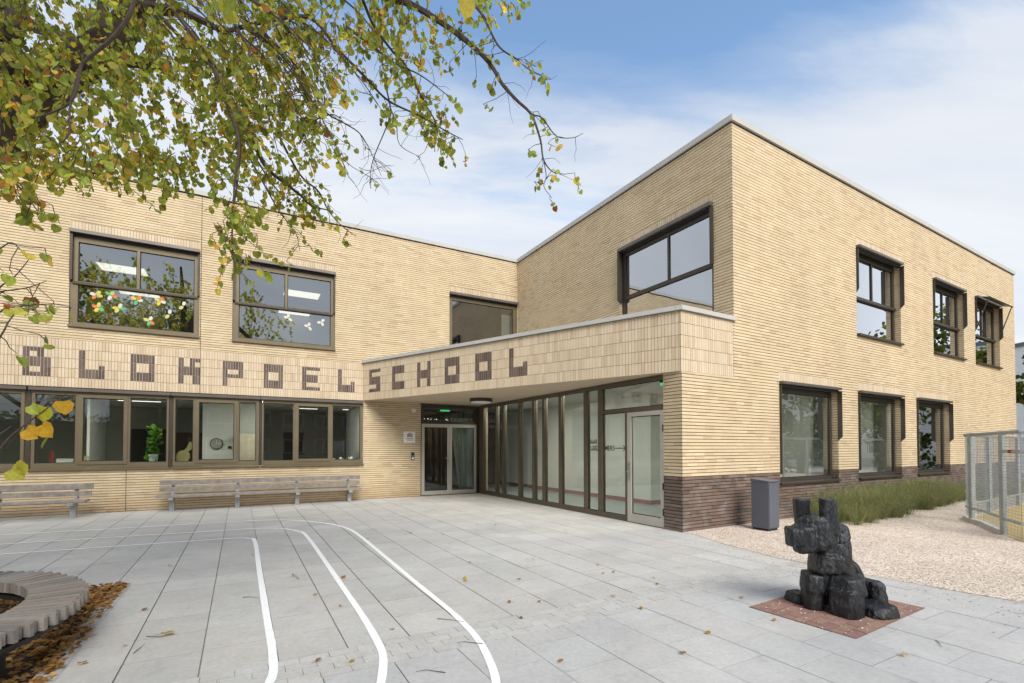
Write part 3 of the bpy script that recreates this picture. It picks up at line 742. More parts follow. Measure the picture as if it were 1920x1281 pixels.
# ------------------------------------------------------------------ things on and behind the left wing windows
def thing_mesh(mb, name, mats, label, cat, group=None):
    o = mb.build(name, mats); return tag(o, label, cat, group)
SILL = 1.225; TS = -.26
mb = MB(); hq(mb, FL, ST[0], -5.5, -.5, -.1, SILL - .02, True); fq(mb, FL, ST[0], -5.5, SILL - .06, SILL - .02, -.1); sq(mb, FL, -5.5, -.5, -.1, .02, SILL - .02, False); mb.build('window_ledge', M['white'], bld)
pl = empty('potted_plant', FL.p(-10.72, TS, SILL), 'leafy green pot plant on the office window ledge', 'plant')
mb = MB(); c = FL.p(-10.72, TS, SILL - .018); tube(mb, [c, c + Vector((0, 0, .03)), c + Vector((0, 0, .2))], [.08, .085, .11], 14); mb.build('pot', M['whiteg'], pl)
LM = MB(); ST_ = MB()
LEAF_HALF = [(0, .03), (-.36, -.05), (-.58, .28), (-.44, .66), (-.10, .90), (0, 1.0)]
def add_leaf(mb, p, tip, nrm, size, col, fold=.18, wid=1.0):
    tip = Vector(tip).normalized(); nrm = Vector(nrm); x = tip.cross(nrm)
    if x.length < 1e-4: x = tip.orthogonal()
    x.normalize(); nn = x.cross(tip)
    for sg in (1, -1):
        pts = []
        for a, b in LEAF_HALF:
            pts.append(p + x * (a * sg * size * wid) + tip * (b * size) + nn * (abs(a) * fold * size))
        if sg == -1: pts.reverse()
        mb.face(pts, None, 0, col)
def rv(r=R):
    while True:
        v = Vector((r.uniform(-1, 1), r.uniform(-1, 1), r.uniform(-1, 1)))
        if .05 < v.length < 1: return v.normalized()
for i in range(110):
    z = R.uniform(.15, .85); q = c + Vector((0, 0, z)) + rv() * R.uniform(.03, .17)
    add_leaf(LM, q, rv() + Vector((0, 0, -.3)), rv() + Vector((.4, -.8, .3)), R.uniform(.07, .13), (R.uniform(.06, .11), R.uniform(.16, .27), R.uniform(.03, .05), 1))
LM.build('foliage', M['leaf'], pl)
for k in range(4): tube(ST_, [c + Vector((0, 0, .15)), c + Vector((R.uniform(-.08, .08), R.uniform(-.05, .05), .5)), c + Vector((R.uniform(-.12, .12), R.uniform(-.08, .08), .85))], .006, 5)
ST_.build('stem', M['twig'], pl)
M['cardw'] = simple('white_card', (.72, .72, .68), .7); M['cardc'] = simple('cream_card', (.62, .56, .40), .7); M['redbook'] = simple('red_book', (.28, .05, .05), .5)
M['cutout'] = simple('pale_yellow_board', (.52, .46, .20), .7)
mb = MB(); fbox(mb, FL, -12.60, -12.32, TS - .1, TS + .05, SILL - .018, SILL + .085); thing_mesh(mb, 'paper_box', M['cardw'], 'white box lying on the window ledge beside the red book', 'box')
mb = MB(); fbox(mb, FL, -12.25, -12.02, TS - .1, TS + .0, SILL - .018, SILL + .15); thing_mesh(mb, 'carton', M['cardc'], 'cream square carton on the window ledge right of the white box', 'carton')
bk = None
mb = MB(); fbox(mb, FL, -12.72, -12.68, TS - .08, TS + .06, SILL - .018, SILL + .27); thing_mesh(mb, 'book', M['redbook'], 'dark red book standing on the window ledge', 'book')
# animal cut-out board
mb = MB()
prof = [(0, 0), (.30, 0), (.36, .10), (.36, .22), (.30, .30), (.40, .36), (.44, .46), (.50, .62), (.46, .64), (.42, .56), (.36, .60), (.30, .50), (.27, .42), (.20, .34), (.08, .32), (.0, .24), (-.03, .12)]
P1 = [FL.p(-10.22 + a * .8, TS, SILL - .018 + b * .9) for a, b in prof]; P2 = [FL.p(-10.22 + a * .8, TS - .012, SILL - .018 + b * .9) for a, b in prof]
mb.face(P1); mb.face(P2[::-1])
for i in range(len(P1)): mb.face([P1[i], P2[i], P2[(i + 1) % len(P1)], P1[(i + 1) % len(P1)]])
thing_mesh(mb, 'cutout_figure', M['cutout'], 'pale yellow cut-out animal figure leaning in the office window', 'figure')
ck = empty('wall_clock', FL.p(-8.98, -1.59, 1.72), 'round dark clock on the white partition inside the office', 'clock')
q = at(406, 832, 1.0); 
def ray_on(F, u, v, t):
    a = at(u, v, 1.0); o = Vector((0, 0, 1.6)); d = a - o
    k = (t - F.st(0, 0)[1]) / (F.n.x * d.x + F.n.y * d.y)
    p = o + d * k; s, _ = F.st(p.x, p.y); return s, p.z
cs, cz = ray_on(FL, 406, 832, -1.58)
mb = MB(); disc(mb, FL.p(cs, -1.595, cz), (FL.n.x, FL.n.y, 0), .17, .03, 28); mb.build('clock_rim', M['black'], ck)
mb = MB(); disc(mb, FL.p(cs, -1.565, cz), (FL.n.x, FL.n.y, 0), .15, .004, 28); mb.build('clock_face', M['greyw'], ck)
mb = MB(); fbox(mb, FL, cs - .006, cs + .006, -1.558, -1.553, cz, cz + .10); fbox(mb, FL, cs, cs + .11, -1.558, -1.553, cz - .006, cz + .006); mb.build('clock_hand', M['whitepaint'], ck)
ss, sz = ray_on(FL, 431, 839, -1.58)
mb = MB(); fbox(mb, FL, ss - .05, ss + .05, -1.598, -1.57, sz - .04, sz + .04); thing_mesh(mb, 'wall_switch', M['black'], 'small dark switch on the white partition beside the clock', 'switch')
def cupboard(F, s0, s1, t0, t1, z1, mat, label):
    e = empty('cupboard', F.p((s0 + s1) / 2, (t0 + t1) / 2, .02), label, 'cupboard')
    mb = MB(); fbox(mb, F, s0, s1, t0, t1, .022, z1); mb.build('carcass', mat, e)
    for a, b in ((s0 + .01, (s0 + s1) / 2 - .004), ((s0 + s1) / 2 + .004, s1 - .01)):
        mb = MB(); fbox(mb, F, a, b, t1 + .001, t1 + .018, .06, z1 - .02); d = mb.build('door', mat, e)
        mb = MB(); fbox(mb, F, b - .05 if a < (s0 + s1) / 2 - .02 else a + .03, b - .03 if a < (s0 + s1) / 2 - .02 else a + .05, t1 + .019, t1 + .035, z1 * .5, z1 * .5 + .12); mb.build('handle', M['steel'], d)
M['charcoal'] = simple('charcoal_board', (.035, .037, .042), .5)
M['creamb'] = simple('cream_board', (.62, .56, .42), .5)
cupboard(FL, -6.35, -5.85, -1.3, -.85, 1.78, M['charcoal'], 'charcoal cupboard in the office window next to the entrance wall')
cupboard(FL, -8.95, -8.25, -1.5, -1.1, 1.98, M['creamb'], 'cream cupboard against the white partition in the office')
mb = MB()
for k in range(3):
    a = -6.32 + k * .26; c = FL.p(a, TS, SILL)
    for j in range(5): disc(mb, c + FL.p(0, 0, 0) * 0 + Vector((R.uniform(-.06, .06), R.uniform(-.03, .03), R.uniform(-.018, .04))), rv(), R.uniform(.03, .06), .012, 7)
thing_mesh(mb, 'crumpled_paper', M['cardw'], 'crumpled white paper shapes lying in the window by the charcoal cupboard', 'paper')
mb = MB(); fbox(mb, FL, -7.25, -6.9, -.75, -.6, SILL - .1, SILL + .14); thing_mesh(mb, 'monitor', M['black'], 'dark screen standing low in the office window near the entrance', 'monitor')

# paper decorations stuck on the upstairs panes
PC = [(.62, .60, .52, 1), (.12, .42, .20, 1), (.62, .48, .08, 1), (.62, .20, .07, 1), (.52, .53, .18, 1)]
def paper_flower(F, u, v, t, cols, label, grp, sc=1.0):
    s, z = ray_on(F, u, v, t); e = MB(); n = len(cols)
    for k, cc in enumerate(cols):
        a = 2 * PI * k / n + R.uniform(-.4, .4) + 1.2; r = .085 * sc
        cx, cz = s + r * math.cos(a), z + r * math.sin(a)
        pts = []
        for j in range(9):
            b = 2 * PI * j / 9; ra, rb = .075 * sc * R.uniform(.9, 1.1), .05 * sc
            lx, lz = ra * math.cos(b), rb * math.sin(b)
            pts.append(F.p(cx + lx * math.cos(a) - lz * math.sin(a), t - .001 * k, cz + lx * math.sin(a) + lz * math.cos(a)))
        e.face(pts, None, 0, cc)
    tag(e.build('paper_flower', M['paper']), label, 'paper flower', grp)
zz = [(680, 575), (785, 580), (695, 665), (840, 672), (965, 612), (1130, 620), (1055, 760), (1295, 655), (1195, 715)]
pos_txt = ['top left of the group', 'second from the left along the top', 'lower left of the group', 'in the middle of the lower row', 'under the lower ceiling light', 'right of the middle, high up', 'lowest of the group', 'farthest right of the group', 'faint one right of the lowest']
for (a, b), tx in zip(zz, pos_txt):
    paper_flower(FL, a / 3.768, 400 + b / 3.768, -.068, R.sample(PC, 4) if tx[0] != 'f' else [PC[0], PC[4]], 'bright paper flower on the left upstairs pane, ' + tx, 'coloured paper flowers on the upstairs window', .82)
for (a, b), tx in zip([(450, 500), (648, 525), (572, 552)], ['leftmost of three', 'rightmost of three', 'middle and lowest of three']):
    paper_flower(FL, 400 + a / 3.2, 440 + b / 3.2, -.068, [PC[0]] * 3, 'white paper flower on the second upstairs pane, ' + tx, 'white paper flowers on the upstairs window', .8)

# curtain behind the double door
n = NT('sheer_curtain'); d = n.principled((.55, .60, .56), .9); M['curtain'] = n.mat
mb = MB()
prev = None
for i in range(25):
    k = i / 24; s_top = -2.45 + k * .85; s_bot = -2.12 + k * .52; t = -.42 + .035 * math.sin(i * 1.9)
    cur = (FL.p(s_top, t, 2.6), FL.p(s_bot, t * .98, .1))
    if prev: mb.face([prev[1], cur[1], cur[0], prev[0]])
    prev = cur
thing_mesh(mb, 'curtain', M['curtain'], 'pale curtain drawn aside behind the right entrance door', 'curtain')

# sign, intercom, lamp beside the door
sg = empty('name_plate', FL.p(-4.03, .012, 1.9), 'square white school name plate on brick beside the entrance', 'sign')
mb = MB(); fbox(mb, FL, -4.20, -3.82, .002, .014, 1.74, 2.09); mb.build('plate', M['whitepaint'], sg)
mb = MB()
for i, (ds, hh, m) in enumerate(((-.075, .075, 1), (-.04, .10, 0), (0, .125, 0), (.04, .10, 0), (.075, .075, 1))):
    fbox(mb, FL, -4.0 + ds - .013, -4.0 + ds + .013, .0145, .016, 1.915, 1.915 + hh, m); disc(mb, FL.p(-4.0 + ds, .0145, 1.925 + hh), (FL.n.x, FL.n.y, 0), .013, .0016, 10, m)
M['signred'] = simple('sign_red', (.45, .03, .04), .5); M['signgrey'] = simple('sign_grey', (.16, .17, .20), .5)
mb.build('emblem', [M['signred'], M['signgrey']], sg)
mb = MB()
for z, ww in ((1.855, .26), (1.805, .20)):
    x = -4.0 - ww / 2
    while x < -4.0 + ww / 2:
        l = R.uniform(.018, .05); fbox(mb, FL, x, min(x + l, -4 + ww / 2), .0145, .0155, z, z + .022); x += l + .009
mb.build('lettering', M['signgrey'], sg)
ic = empty('intercom', FL.p(-3.90, .01, 1.3), 'small dark doorbell panel with white button beside the entrance', 'intercom')
mb = MB(); fbox(mb, FL, -3.955, -3.845, .002, .03, 1.17, 1.43); mb.build('panel', M['boxgrey'], ic)
mb = MB(); fbox(mb, FL, -3.93, -3.87, .0305, .036, 1.20, 1.26); mb.build('button', M['whitepaint'], ic)
mb = MB(); fbox(mb, FL, -3.935, -3.865, .0305, .034, 1.33, 1.40); mb.build('camera_lens', M['black'], ic)
ws = empty('motion_sensor', FL.p(-3.87, .02, 2.79), 'round white motion sensor on brick just under the canopy', 'sensor')
mb = MB(); disc(mb, FL.p(-3.87, .002, 2.79), (FL.n.x, FL.n.y, 0), .075, .03, 20); mb.build('base', M['whitepaint'], ws)
mb = MB(); tube(mb, [FL.p(-3.87, .031, 2.79), FL.p(-3.87, .06, 2.785), FL.p(-3.87, .09, 2.775)], [.06, .055, .025], 16); mb.build('lens', M['cardw'], ws)
cl_ = empty('canopy_lamp', (-.93, 14.25, 3.03), 'flat round ceiling lamp with dark rim under the canopy', 'lamp')
lc = on_z(902, 751, 2.98)
mb = MB(); tube(mb, [(lc.x, lc.y, 3.03), (lc.x, lc.y, 2.93)], .34, 36); mb.build('rim', M['bronze_d'], cl_)
mb = MB(); tube(mb, [(lc.x, lc.y, 2.929), (lc.x, lc.y, 2.905), (lc.x, lc.y, 2.895)], [.315, .28, .10], 36); mb.build('diffuser', M['whitepaint'], cl_, True)
# ------------------------------------------------------------------ ground: frame S runs along the left wing, T from the wall towards the camera
E1, E2 = DL, -D1
def gp(s, t, z=0):
    q = K0 + E1 * s + E2 * t
    return Vector((q.x, q.y, z))
_det = E1.x * E2.y - E1.y * E2.x
def gst(x, y):
    r = Vector((x, y)) - K0
    return ((r.x * E2.y - r.y * E2.x) / _det, (E1.x * r.y - E1.y * r.x) / _det)
PIT = (-14.2, -9.88, 8.05, 12.35)
n = NT('joint_sand'); p = n.pos(); c = n.ramp(n.noise(p, 3, 5, .65), [(.3, (.20, .19, .17)), (.7, (.33, .315, .285))]); n.principled(c, .95); M['sand'] = n.mat
mb = MB(); mb.face([(-400, -400, -.06), (400, -400, -.06), (400, 600, -.06), (-400, 600, -.06)])
n = NT('far_ground'); p = n.pos(); c = n.ramp(n.noise(p, .15, 6, .6), [(.35, (.28, .28, .27)), (.65, (.36, .355, .34))]); n.principled(c, .9); M['far'] = n.mat
tag(mb.build('ground', M['far']), 'grey ground running out beyond the school yard', kind='structure')
mb = MB(); poly(mb, [gp(-32, -1)[:2], gp(14, -1)[:2], gp(14, 30)[:2], gp(-32, 30)[:2]], -.012)
tag(mb.build('paving_bed', M['sand']), 'sandy bed under the paving slabs', kind='structure')

def gravel_edge(t):       # S of the gravel border as a function of distance from the right facade, in FR coordinates
    pts = [(-1, .02), (.25, .02), (1.1, -.28), (2.1, -.46), (3.3, -.42), (4.5, -.26), (9, -.1), (30, .4)]
    for (a, x), (b, y) in zip(pts[:-1], pts[1:]):
        if a <= t <= b: return x + (y - x) * (t - a) / (b - a)
    return .4
RED = [on_z(1403.7, 1138.6), on_z(1604.8, 1199), on_z(1734.7, 1141), None]
RED[3] = RED[0] + RED[2] - RED[1]
def in_quad(x, y, q):
    sg = None
    for i in range(4):
        a, b = q[i], q[(i + 1) % 4]; cr = (b.x - a.x) * (y - a.y) - (b.y - a.y) * (x - a.x)
        if sg is None: sg = cr > 0
        elif (cr > 0) != sg: return False
    return True
mb = MB()
def slab(s0, s1, t0, t1, base, j=.004, jz=.0012, var=.05):
    cx = gp((s0 + s1) / 2, (t0 + t1) / 2)
    if PIT[0] - .01 < (s0 + s1) / 2 < PIT[1] + .01 and PIT[2] - .01 < (t0 + t1) / 2 < PIT[3] + .01: return
    rs, rt = FR.st(cx.x, cx.y)
    if rt > -.05 and rs > gravel_edge(rt) + .30: return
    if rs > .05 and rt < -.05: return
    k = 1 + R.uniform(-var, var); wv = R.uniform(-.006, .006)
    c = (base[0] * k + wv, base[1] * k, base[2] * k - wv * .8, 1)
    z = R.uniform(-jz, jz)
    a, b, d, e = [R.uniform(-.0006, .0006) for _ in range(4)]
    P = [gp(s0 + j, t1 - j * .7, z + a), gp(s1 - j, t1 - j * .7, z + b), gp(s1 - j, t0 + j * .7, z + d), gp(s0 + j, t0 + j * .7, z + e)]
    mb.face(P, None, 0, c)
    lowc = (c[0] * .8, c[1] * .8, c[2] * .8, 1)
    for i in range(4):
        q0, q1 = P[i], P[(i + 1) % 4]
        mb.face([q0, Vector((q0.x, q0.y, -.012)), Vector((q1.x, q1.y, -.012)), q1], None, 0, lowc)
GA = (.445, .43, .405); GB = (.46, .447, .425); GC = (.455, .447, .435)
s = -26.0
while s < 6:                                     # zone A: half-metre slabs in stack bond
    t = .15 + R.uniform(-.03, .03); j = R.choice((.0035, .005, .0065))
    while t < 11.15 - .02:
        t1 = min(t + .5, 11.15)
        if 11.15 - t1 < .12: t1 = 11.15
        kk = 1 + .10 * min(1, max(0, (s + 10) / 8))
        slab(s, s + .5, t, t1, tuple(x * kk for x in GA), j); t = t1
    s += .5
slab_s = -26.0
s = -26.0
while s < 6:                                     # zone B: a band of small clinkers
    for r in range(4):
        t0 = 11.15 + r * .105; o = (r % 2) * .105
        slab(s + o, s + .21 + o, t0, t0 + .105, GB, .0017, .0014, .06)
    s += .21
s = -26.25; col_i = 0
while s < 8:                                     # zone C: half-metre slabs, every other column shifted by half
    t = 11.57; first = .25 if col_i % 2 else .5; j = R.choice((.0025, .0035, .005))
    while t < 24:
        L = first if t < 11.6 else .5
        slab(s, s + .5, t, t + L, GC, j, .0014, .035); t += L
    s += .5; col_i += 1
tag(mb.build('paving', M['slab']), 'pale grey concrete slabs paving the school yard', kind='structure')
mb = MB(); poly(mb, [gp(-32, .15)[:2], gp(8, .15)[:2], gp(8, -.3)[:2], gp(-32, -.3)[:2]], -.006); tag(mb.build('paving_edge', M['sand']), 'narrow sand joint between paving and wall', kind='structure')

# red pavers under the statue
mb = MB(); ax = (RED[2] - RED[1]); ay = (RED[0] - RED[1]); la, lb = ax.length, ay.length; ax.normalize(); ay.normalize()
nb = 9; na = 7; bw_, bl_ = lb / nb, la / na
M['redbrick'] = tinted('red_clinker', .85, .2, .4, 90)
for r in range(nb):
    off = (r % 2) * bl_ / 2; k = -off
    while k < la - .01:
        a0, a1 = max(k, 0), min(k + bl_, la)
        if a1 - a0 > .02:
            P = [RED[1] + ax * x + ay * y for x, y in ((a0 + .003, r * bw_ + .003), (a1 - .003, r * bw_ + .003), (a1 - .003, (r + 1) * bw_ - .003), (a0 + .003, (r + 1) * bw_ - .003))]
            z = .006 + R.uniform(-.001, .001); g = R.uniform(.88, 1.1)
            mb.face([Vector((q.x, q.y, z)) for q in P], None, 0, (.285 * g, .165 * g + R.uniform(-.005, .012), .135 * g + R.uniform(-.005, .012), 1))
        k += bl_
poly(mb, [RED[i][:2] for i in range(4)], .003); mb.c[-1] = (.20, .15, .12, 1)
tag(mb.build('red_paving', M['redbrick']), 'rectangle of red clinker pavers under the dog statue', kind='structure')

# painted lines
n = NT('road_paint'); p = n.pos()
f = n.ramp(n.noise(p, 35, 5, .7), [(.30, 0.0), (.42, 1.0)])
c = n.mix(f, (.56, .55, .53), (.78, .78, .76)); n.principled(c, .7); M['roadpaint'] = n.mat
def catmull(pts, sub=8):
    out = []
    P = [pts[0] * 2 - pts[1]] + pts + [pts[-1] * 2 - pts[-2]]
    for i in range(1, len(P) - 2):
        for k in range(sub):
            t = k / sub; a, b, c, d = P[i - 1], P[i], P[i + 1], P[i + 2]
            out.append(.5 * ((2 * b) + (c - a) * t + (2 * a - 5 * b + 4 * c - d) * t * t + (3 * b - a - 3 * c + d) * t * t * t))
    out.append(pts[-1]); return out
def painted(stpts, w, lab):
    pts = catmull([gp(a, b, .005) for a, b in stpts]); mb = MB()
    L = []
    for i, q in enumerate(pts):
        d = (pts[min(i + 1, len(pts) - 1)] - pts[max(i - 1, 0)]).normalized(); nn = Vector((-d.y, d.x, 0)) * w / 2 * (1 + R.uniform(-.06, .06))
        L.append((q + nn, q - nn))
    for (a, b), (c, d) in zip(L[:-1], L[1:]): mb.face([a, b, d, c])
    tag(mb.build('line_marking', M['roadpaint']), lab, kind='structure')
painted([(-18, 4.75), (-15, 4.98), (-11.85, 5.21), (-9.4, 5.38), (-8.85, 5.45), (-8.62, 5.58), (-8.53, 5.9), (-8.53, 8.11), (-8.53, 10.1), (-8.53, 11.0), (-8.58, 11.5), (-8.85, 12.1), (-9.5, 12.5)], .062, 'inner white painted track line')
painted([(-18, 3.7), (-15, 3.93), (-12.17, 4.19), (-9.2, 4.42), (-8.48, 4.51), (-8.05, 4.75), (-7.80, 5.2), (-7.71, 5.9), (-7.73, 9.45), (-7.76, 11.0), (-7.84, 11.6), (-8.1, 12.2), (-8.7, 12.9), (-9.6, 13.2)], .062, 'middle white painted track line')
painted([(-18, 2.6), (-15, 2.87), (-12.52, 3.07), (-9.2, 3.28), (-8.31, 3.38), (-7.70, 3.74), (-7.2, 4.45), (-6.95, 5.2), (-6.88, 6.2), (-6.95, 9.65), (-6.98, 11.0), (-7.1, 11.8), (-7.4, 12.5), (-8.2, 13.4), (-9.6, 13.9)], .062, 'outer white painted track line')

# gravel
n = NT('shell_gravel'); p = n.pos()
vo = n.n('ShaderNodeTexVoronoi'); n.link(p, vo.inputs['Vector']); vo.inputs['Scale'].default_value = 60
wv = n.white(vo.outputs['Color'])
c = n.ramp(wv, [(0, (.30, .21, .15)), (.12, (.44, .33, .25)), (.3, (.58, .48, .39)), (.5, (.66, .57, .48)), (.7, (.72, .64, .55)), (.9, (.80, .75, .69)), (1, (.38, .28, .20))])
c = n.mix(n.ramp(vo.outputs['Distance'], [(.4, 0.0), (.95, .45)]), c, (.34, .26, .20))
c = n.mix(n.ramp(n.noise(p, 5.0, 5, .7), [(.54, 0.0), (.72, .55)]), c, (.27, .185, .13))
c = n.mix(1.0, c, n.ramp(n.noise(p, .8, 3), [(.3, .88), (.7, 1.08)]), 'MULTIPLY')
n.principled(c, .95, 0, n.bump(vo.outputs['Distance'], .5, .02), .15); M['gravel'] = n.mat
mb = MB(); ts = [-.05, .25, .6, 1.1, 1.6, 2.1, 2.7, 3.3, 3.9, 4.5, 6, 9, 14, 24]
ed = [FR.p(gravel_edge(t) + (R.uniform(-.03, .03) if t > .5 else 0), t, .004) for t in ts]
far = [FR.p(30, t, .004) for t in ts]
for i in range(len(ts) - 1):
    prevp = (ed[i], ed[i + 1])
    for k in range(1, 9):
        f = k / 8; cur = (ed[i].lerp(far[i], f), ed[i + 1].lerp(far[i + 1], f)); mb.face([prevp[0], prevp[1], cur[1], cur[0]]); prevp = cur
tag(mb.build('gravel', M['gravel']), 'cream and pink shell gravel bed beside the right wing', kind='structure')
# loose shell bits on the gravel and strewn over the paving edge
mb = MB()
def chip(x, y, z, sz):
    g = R.uniform(.75, 1.15); cc = R.choice([(.62, .53, .45), (.70, .65, .58), (.50, .39, .31), (.66, .60, .52), (.32, .24, .18)])
    c = (cc[0] * g, cc[1] * g, cc[2] * g, 1); a0 = R.uniform(0, 6.28); k = R.choice((3, 4, 5)); tl = R.uniform(-.4, .4)
    top = [Vector((x + sz * math.cos(a0 + 6.283 * j / k) * R.uniform(.7, 1.2), y + sz * math.sin(a0 + 6.283 * j / k) * R.uniform(.7, 1.2), z + sz * (.35 + tl * math.cos(6.283 * j / k)))) for j in range(k)]
    mb.face(top, None, 0, c)
    for j in range(k):
        q0, q1 = top[j], top[(j + 1) % k]; mb.face([Vector((q0.x, q0.y, z)), Vector((q1.x, q1.y, z)), q1, q0], None, 0, c)
for _ in range(14000):
    t = R.uniform(.1, 6.5) ** 1.0; s = gravel_edge(t) + abs(R.gauss(0, 2.2)); q = FR.p(s, t, 0); chip(q.x, q.y, .004, R.uniform(.004, .011))
for _ in range(900):
    t = R.uniform(.4, 6.0); s = gravel_edge(t) - abs(R.gauss(0, .55)); q = FR.p(s, t, 0)
    if in_quad(q.x, q.y, RED): continue
    chip(q.x, q.y, .001, R.uniform(.004, .009))
for _ in range(260):
    a, b = R.random(), R.random(); q = RED[1] + (RED[2] - RED[1]) * a + (RED[0] - RED[1]) * b; chip(q.x, q.y, .007, R.uniform(.004, .010))
for _ in range(700):
    s, t = R.uniform(-9, -1.5), 11.15 + R.gauss(.22, .35); q = gp(s, t); chip(q.x, q.y, .001, R.uniform(.003, .006))
tag(mb.build('shell_chips', M['tint']), 'loose shell chips strewn over gravel and paving', kind='stuff')

# ------------------------------------------------------------------ ornamental grass
mb = MB()
def blade(x, y, hgt, lean, az, w, col):
    b = Vector((x, y, 0)); dv = Vector((math.cos(az), math.sin(az), 0)); sd_ = Vector((-dv.y, dv.x, 0)) * w
    m1 = b + Vector((0, 0, hgt * .55)) + dv * lean * .3; m2 = b + Vector((0, 0, hgt * .88)) + dv * lean * .68; e = b + Vector((0, 0, hgt * (1 - .25 * lean / max(hgt, .1)))) + dv * lean
    c2 = tuple(min(1, q * 1.15) for q in col[:3]) + (1,)
    mb.face([b - sd_, b + sd_, m1 + sd_ * .8, m1 - sd_ * .8], None, 0, col); mb.face([m1 - sd_ * .8, m1 + sd_ * .8, m2 + sd_ * .5, m2 - sd_ * .5], None, 0, col); mb.face([m2 - sd_ * .5, m2 + sd_ * .5, e], None, 0, c2)
tufts = []
for _ in range(150):
    s = R.uniform(3.6, 10.9); t = R.uniform(.12, 1.25 - .11 * max(0, s - 5.5)); tufts.append((s, t, R.uniform(.46, .82) * (1 - .30 * max(0, (t - .55))) * (.75 if s < 4.2 else 1), 130, 0))
for _ in range(55):
    s = R.uniform(11, 16.5); t = R.uniform(.1, .9); tufts.append((s, t, R.uniform(.35, .55), 70, 1))
for s, t, hh, nbl, kind in tufts:
    for _ in range(nbl):
        a = R.uniform(0, 6.28); rr = abs(R.gauss(0, .10)); q = FR.p(s, t, 0); l = R.uniform(.3, 1.15) * hh
        g = R.uniform(.65, 1.2); dry = R.random()
        col = (.17 * g, .225 * g, .095 * g, 1) if kind == 0 else (.13 * g, .20 * g, .05 * g, 1)
        if dry < .28: col = (.36 * g, .29 * g, .15 * g, 1)
        blade(q.x + rr * math.cos(a), q.y + rr * math.sin(a), hh * R.uniform(.6, 1.12), l, a + R.uniform(-.6, .6), R.uniform(.0014, .0030), col)
tag(mb.build('grass', M['blade']), 'tufts of soft ornamental grass along the brown plinth', kind='stuff')

# ------------------------------------------------------------------ utility cabinet
ub = empty('utility_cabinet', on_z(1436, 997), 'upright slate-grey metal cabinet standing by the brown plinth', 'cabinet')
c0 = on_z(1441, 997.5); UBF = Frame((c0.x, c0.y), DR)
mb = MB(); fbox(mb, UBF, 0, .34, -.34, 0, .05, .95)
mb.build('body', M['boxgrey'], ub)
mb = MB(); fbox(mb, UBF, .012, .328, .001, .014, .07, .90); mb.build('door', M['boxgrey'], ub)
mb = MB(); mb.face([UBF.p(-.008, .016, .951), UBF.p(.348, .016, .951), UBF.p(.348, -.348, .985), UBF.p(-.008, -.348, .985)])
mb.face([UBF.p(-.008, .016, .935), UBF.p(.348, .016, .935), UBF.p(.348, .016, .951), UBF.p(-.008, .016, .951)]); mb.face([UBF.p(-.008, -.348, .935), UBF.p(-.008, .016, .935), UBF.p(-.008, .016, .951), UBF.p(-.008, -.348, .985)]); mb.build('lid', M['boxgrey'], ub)
mb = MB(); disc(mb, UBF.p(.29, .014, .55), (UBF.n.x, UBF.n.y, 0), .014, .008, 12); mb.build('lock', M['steel'], ub)
mb = MB(); fbox(mb, UBF, .02, .32, -.32, -.02, -.02, .05); mb.build('base', M['black'], ub)

# ------------------------------------------------------------------ dog statue
n = NT('charred_wood'); p = n.pos()
mp_ = n.n('ShaderNodeMapping'); n.link(p, mp_.inputs[0]); mp_.inputs['Scale'].default_value = (1, 1, .35)
g = n.noise(mp_.outputs[0], 34, 6, .72, .6)
big = n.noise(p, 4.5, 3, .5)
c = n.ramp(g, [(.34, (.004, .004, .0045)), (.50, (.011, .0115, .013)), (.66, (.065, .078, .098))])  # blue-grey highlight streaks are painted into the black wood colour
c = n.mix(n.ramp(big, [(.42, 0.0), (.56, .9)]), c, (.006, .006, .0065))
n.principled(c, n.ramp(g, [(.3, .60), (.7, .34)]), 0, n.bump(n.noise(mp_.outputs[0], 40, 5, .7, .4), .5, .015), .5); M['char'] = n.mat
DY = 4.72
dog = empty('dog_statue', (3.2, 4.75, .006), 'black carved wooden statue of a sitting dog with square ears', 'statue')
def P3(u, v, Y): return at(u, v, Y)
RD = random.Random(21)
def blk(mb, u0, u1, v0, v1, Y, wy, top=1.0, bot=1.0, rot=-.25, lean=0., floor=False, cut=.05, n_=16, jit=.045, slope=0., lowslope=0., ex=7):
    """a hewn block: jittered convex hull of a squarish outline at several heights"""
    cx = ((u0 + u1) / 2 - 960) / FPX * Y; wx = (u1 - u0) / FPX * Y / (abs(math.cos(rot)) + abs(math.sin(rot)) * .5)
    z1 = 1.6 - (v0 - 838) * Y / FPX; z0 = .004 if floor else 1.6 - (v1 - 838) * Y / FPX
    pts = []
    for i in range(n_):
        a = 2 * PI * (i + .5) / n_ + RD.uniform(-.06, .06); k = (abs(math.cos(a)) ** ex + abs(math.sin(a)) ** ex) ** (-1 / ex)
        for f, sc in ((0, 1 - cut), (.12, 1), (.88, 1), (1, 1 - cut)):
            w_ = (bot + (top - bot) * f) * sc * (1 + RD.uniform(-jit, jit))
            x = wx / 2 * k * math.cos(a) * w_; y = wy / 2 * k * math.sin(a) * w_; z = z0 + (z1 - z0) * f
            z += slope * x * f + lowslope * x * (1 - f)
            pts.append((cx + x * math.cos(rot) - y * math.sin(rot) + lean * f, Y + x * math.sin(rot) + y * math.cos(rot), z))
    hull(mb, pts)
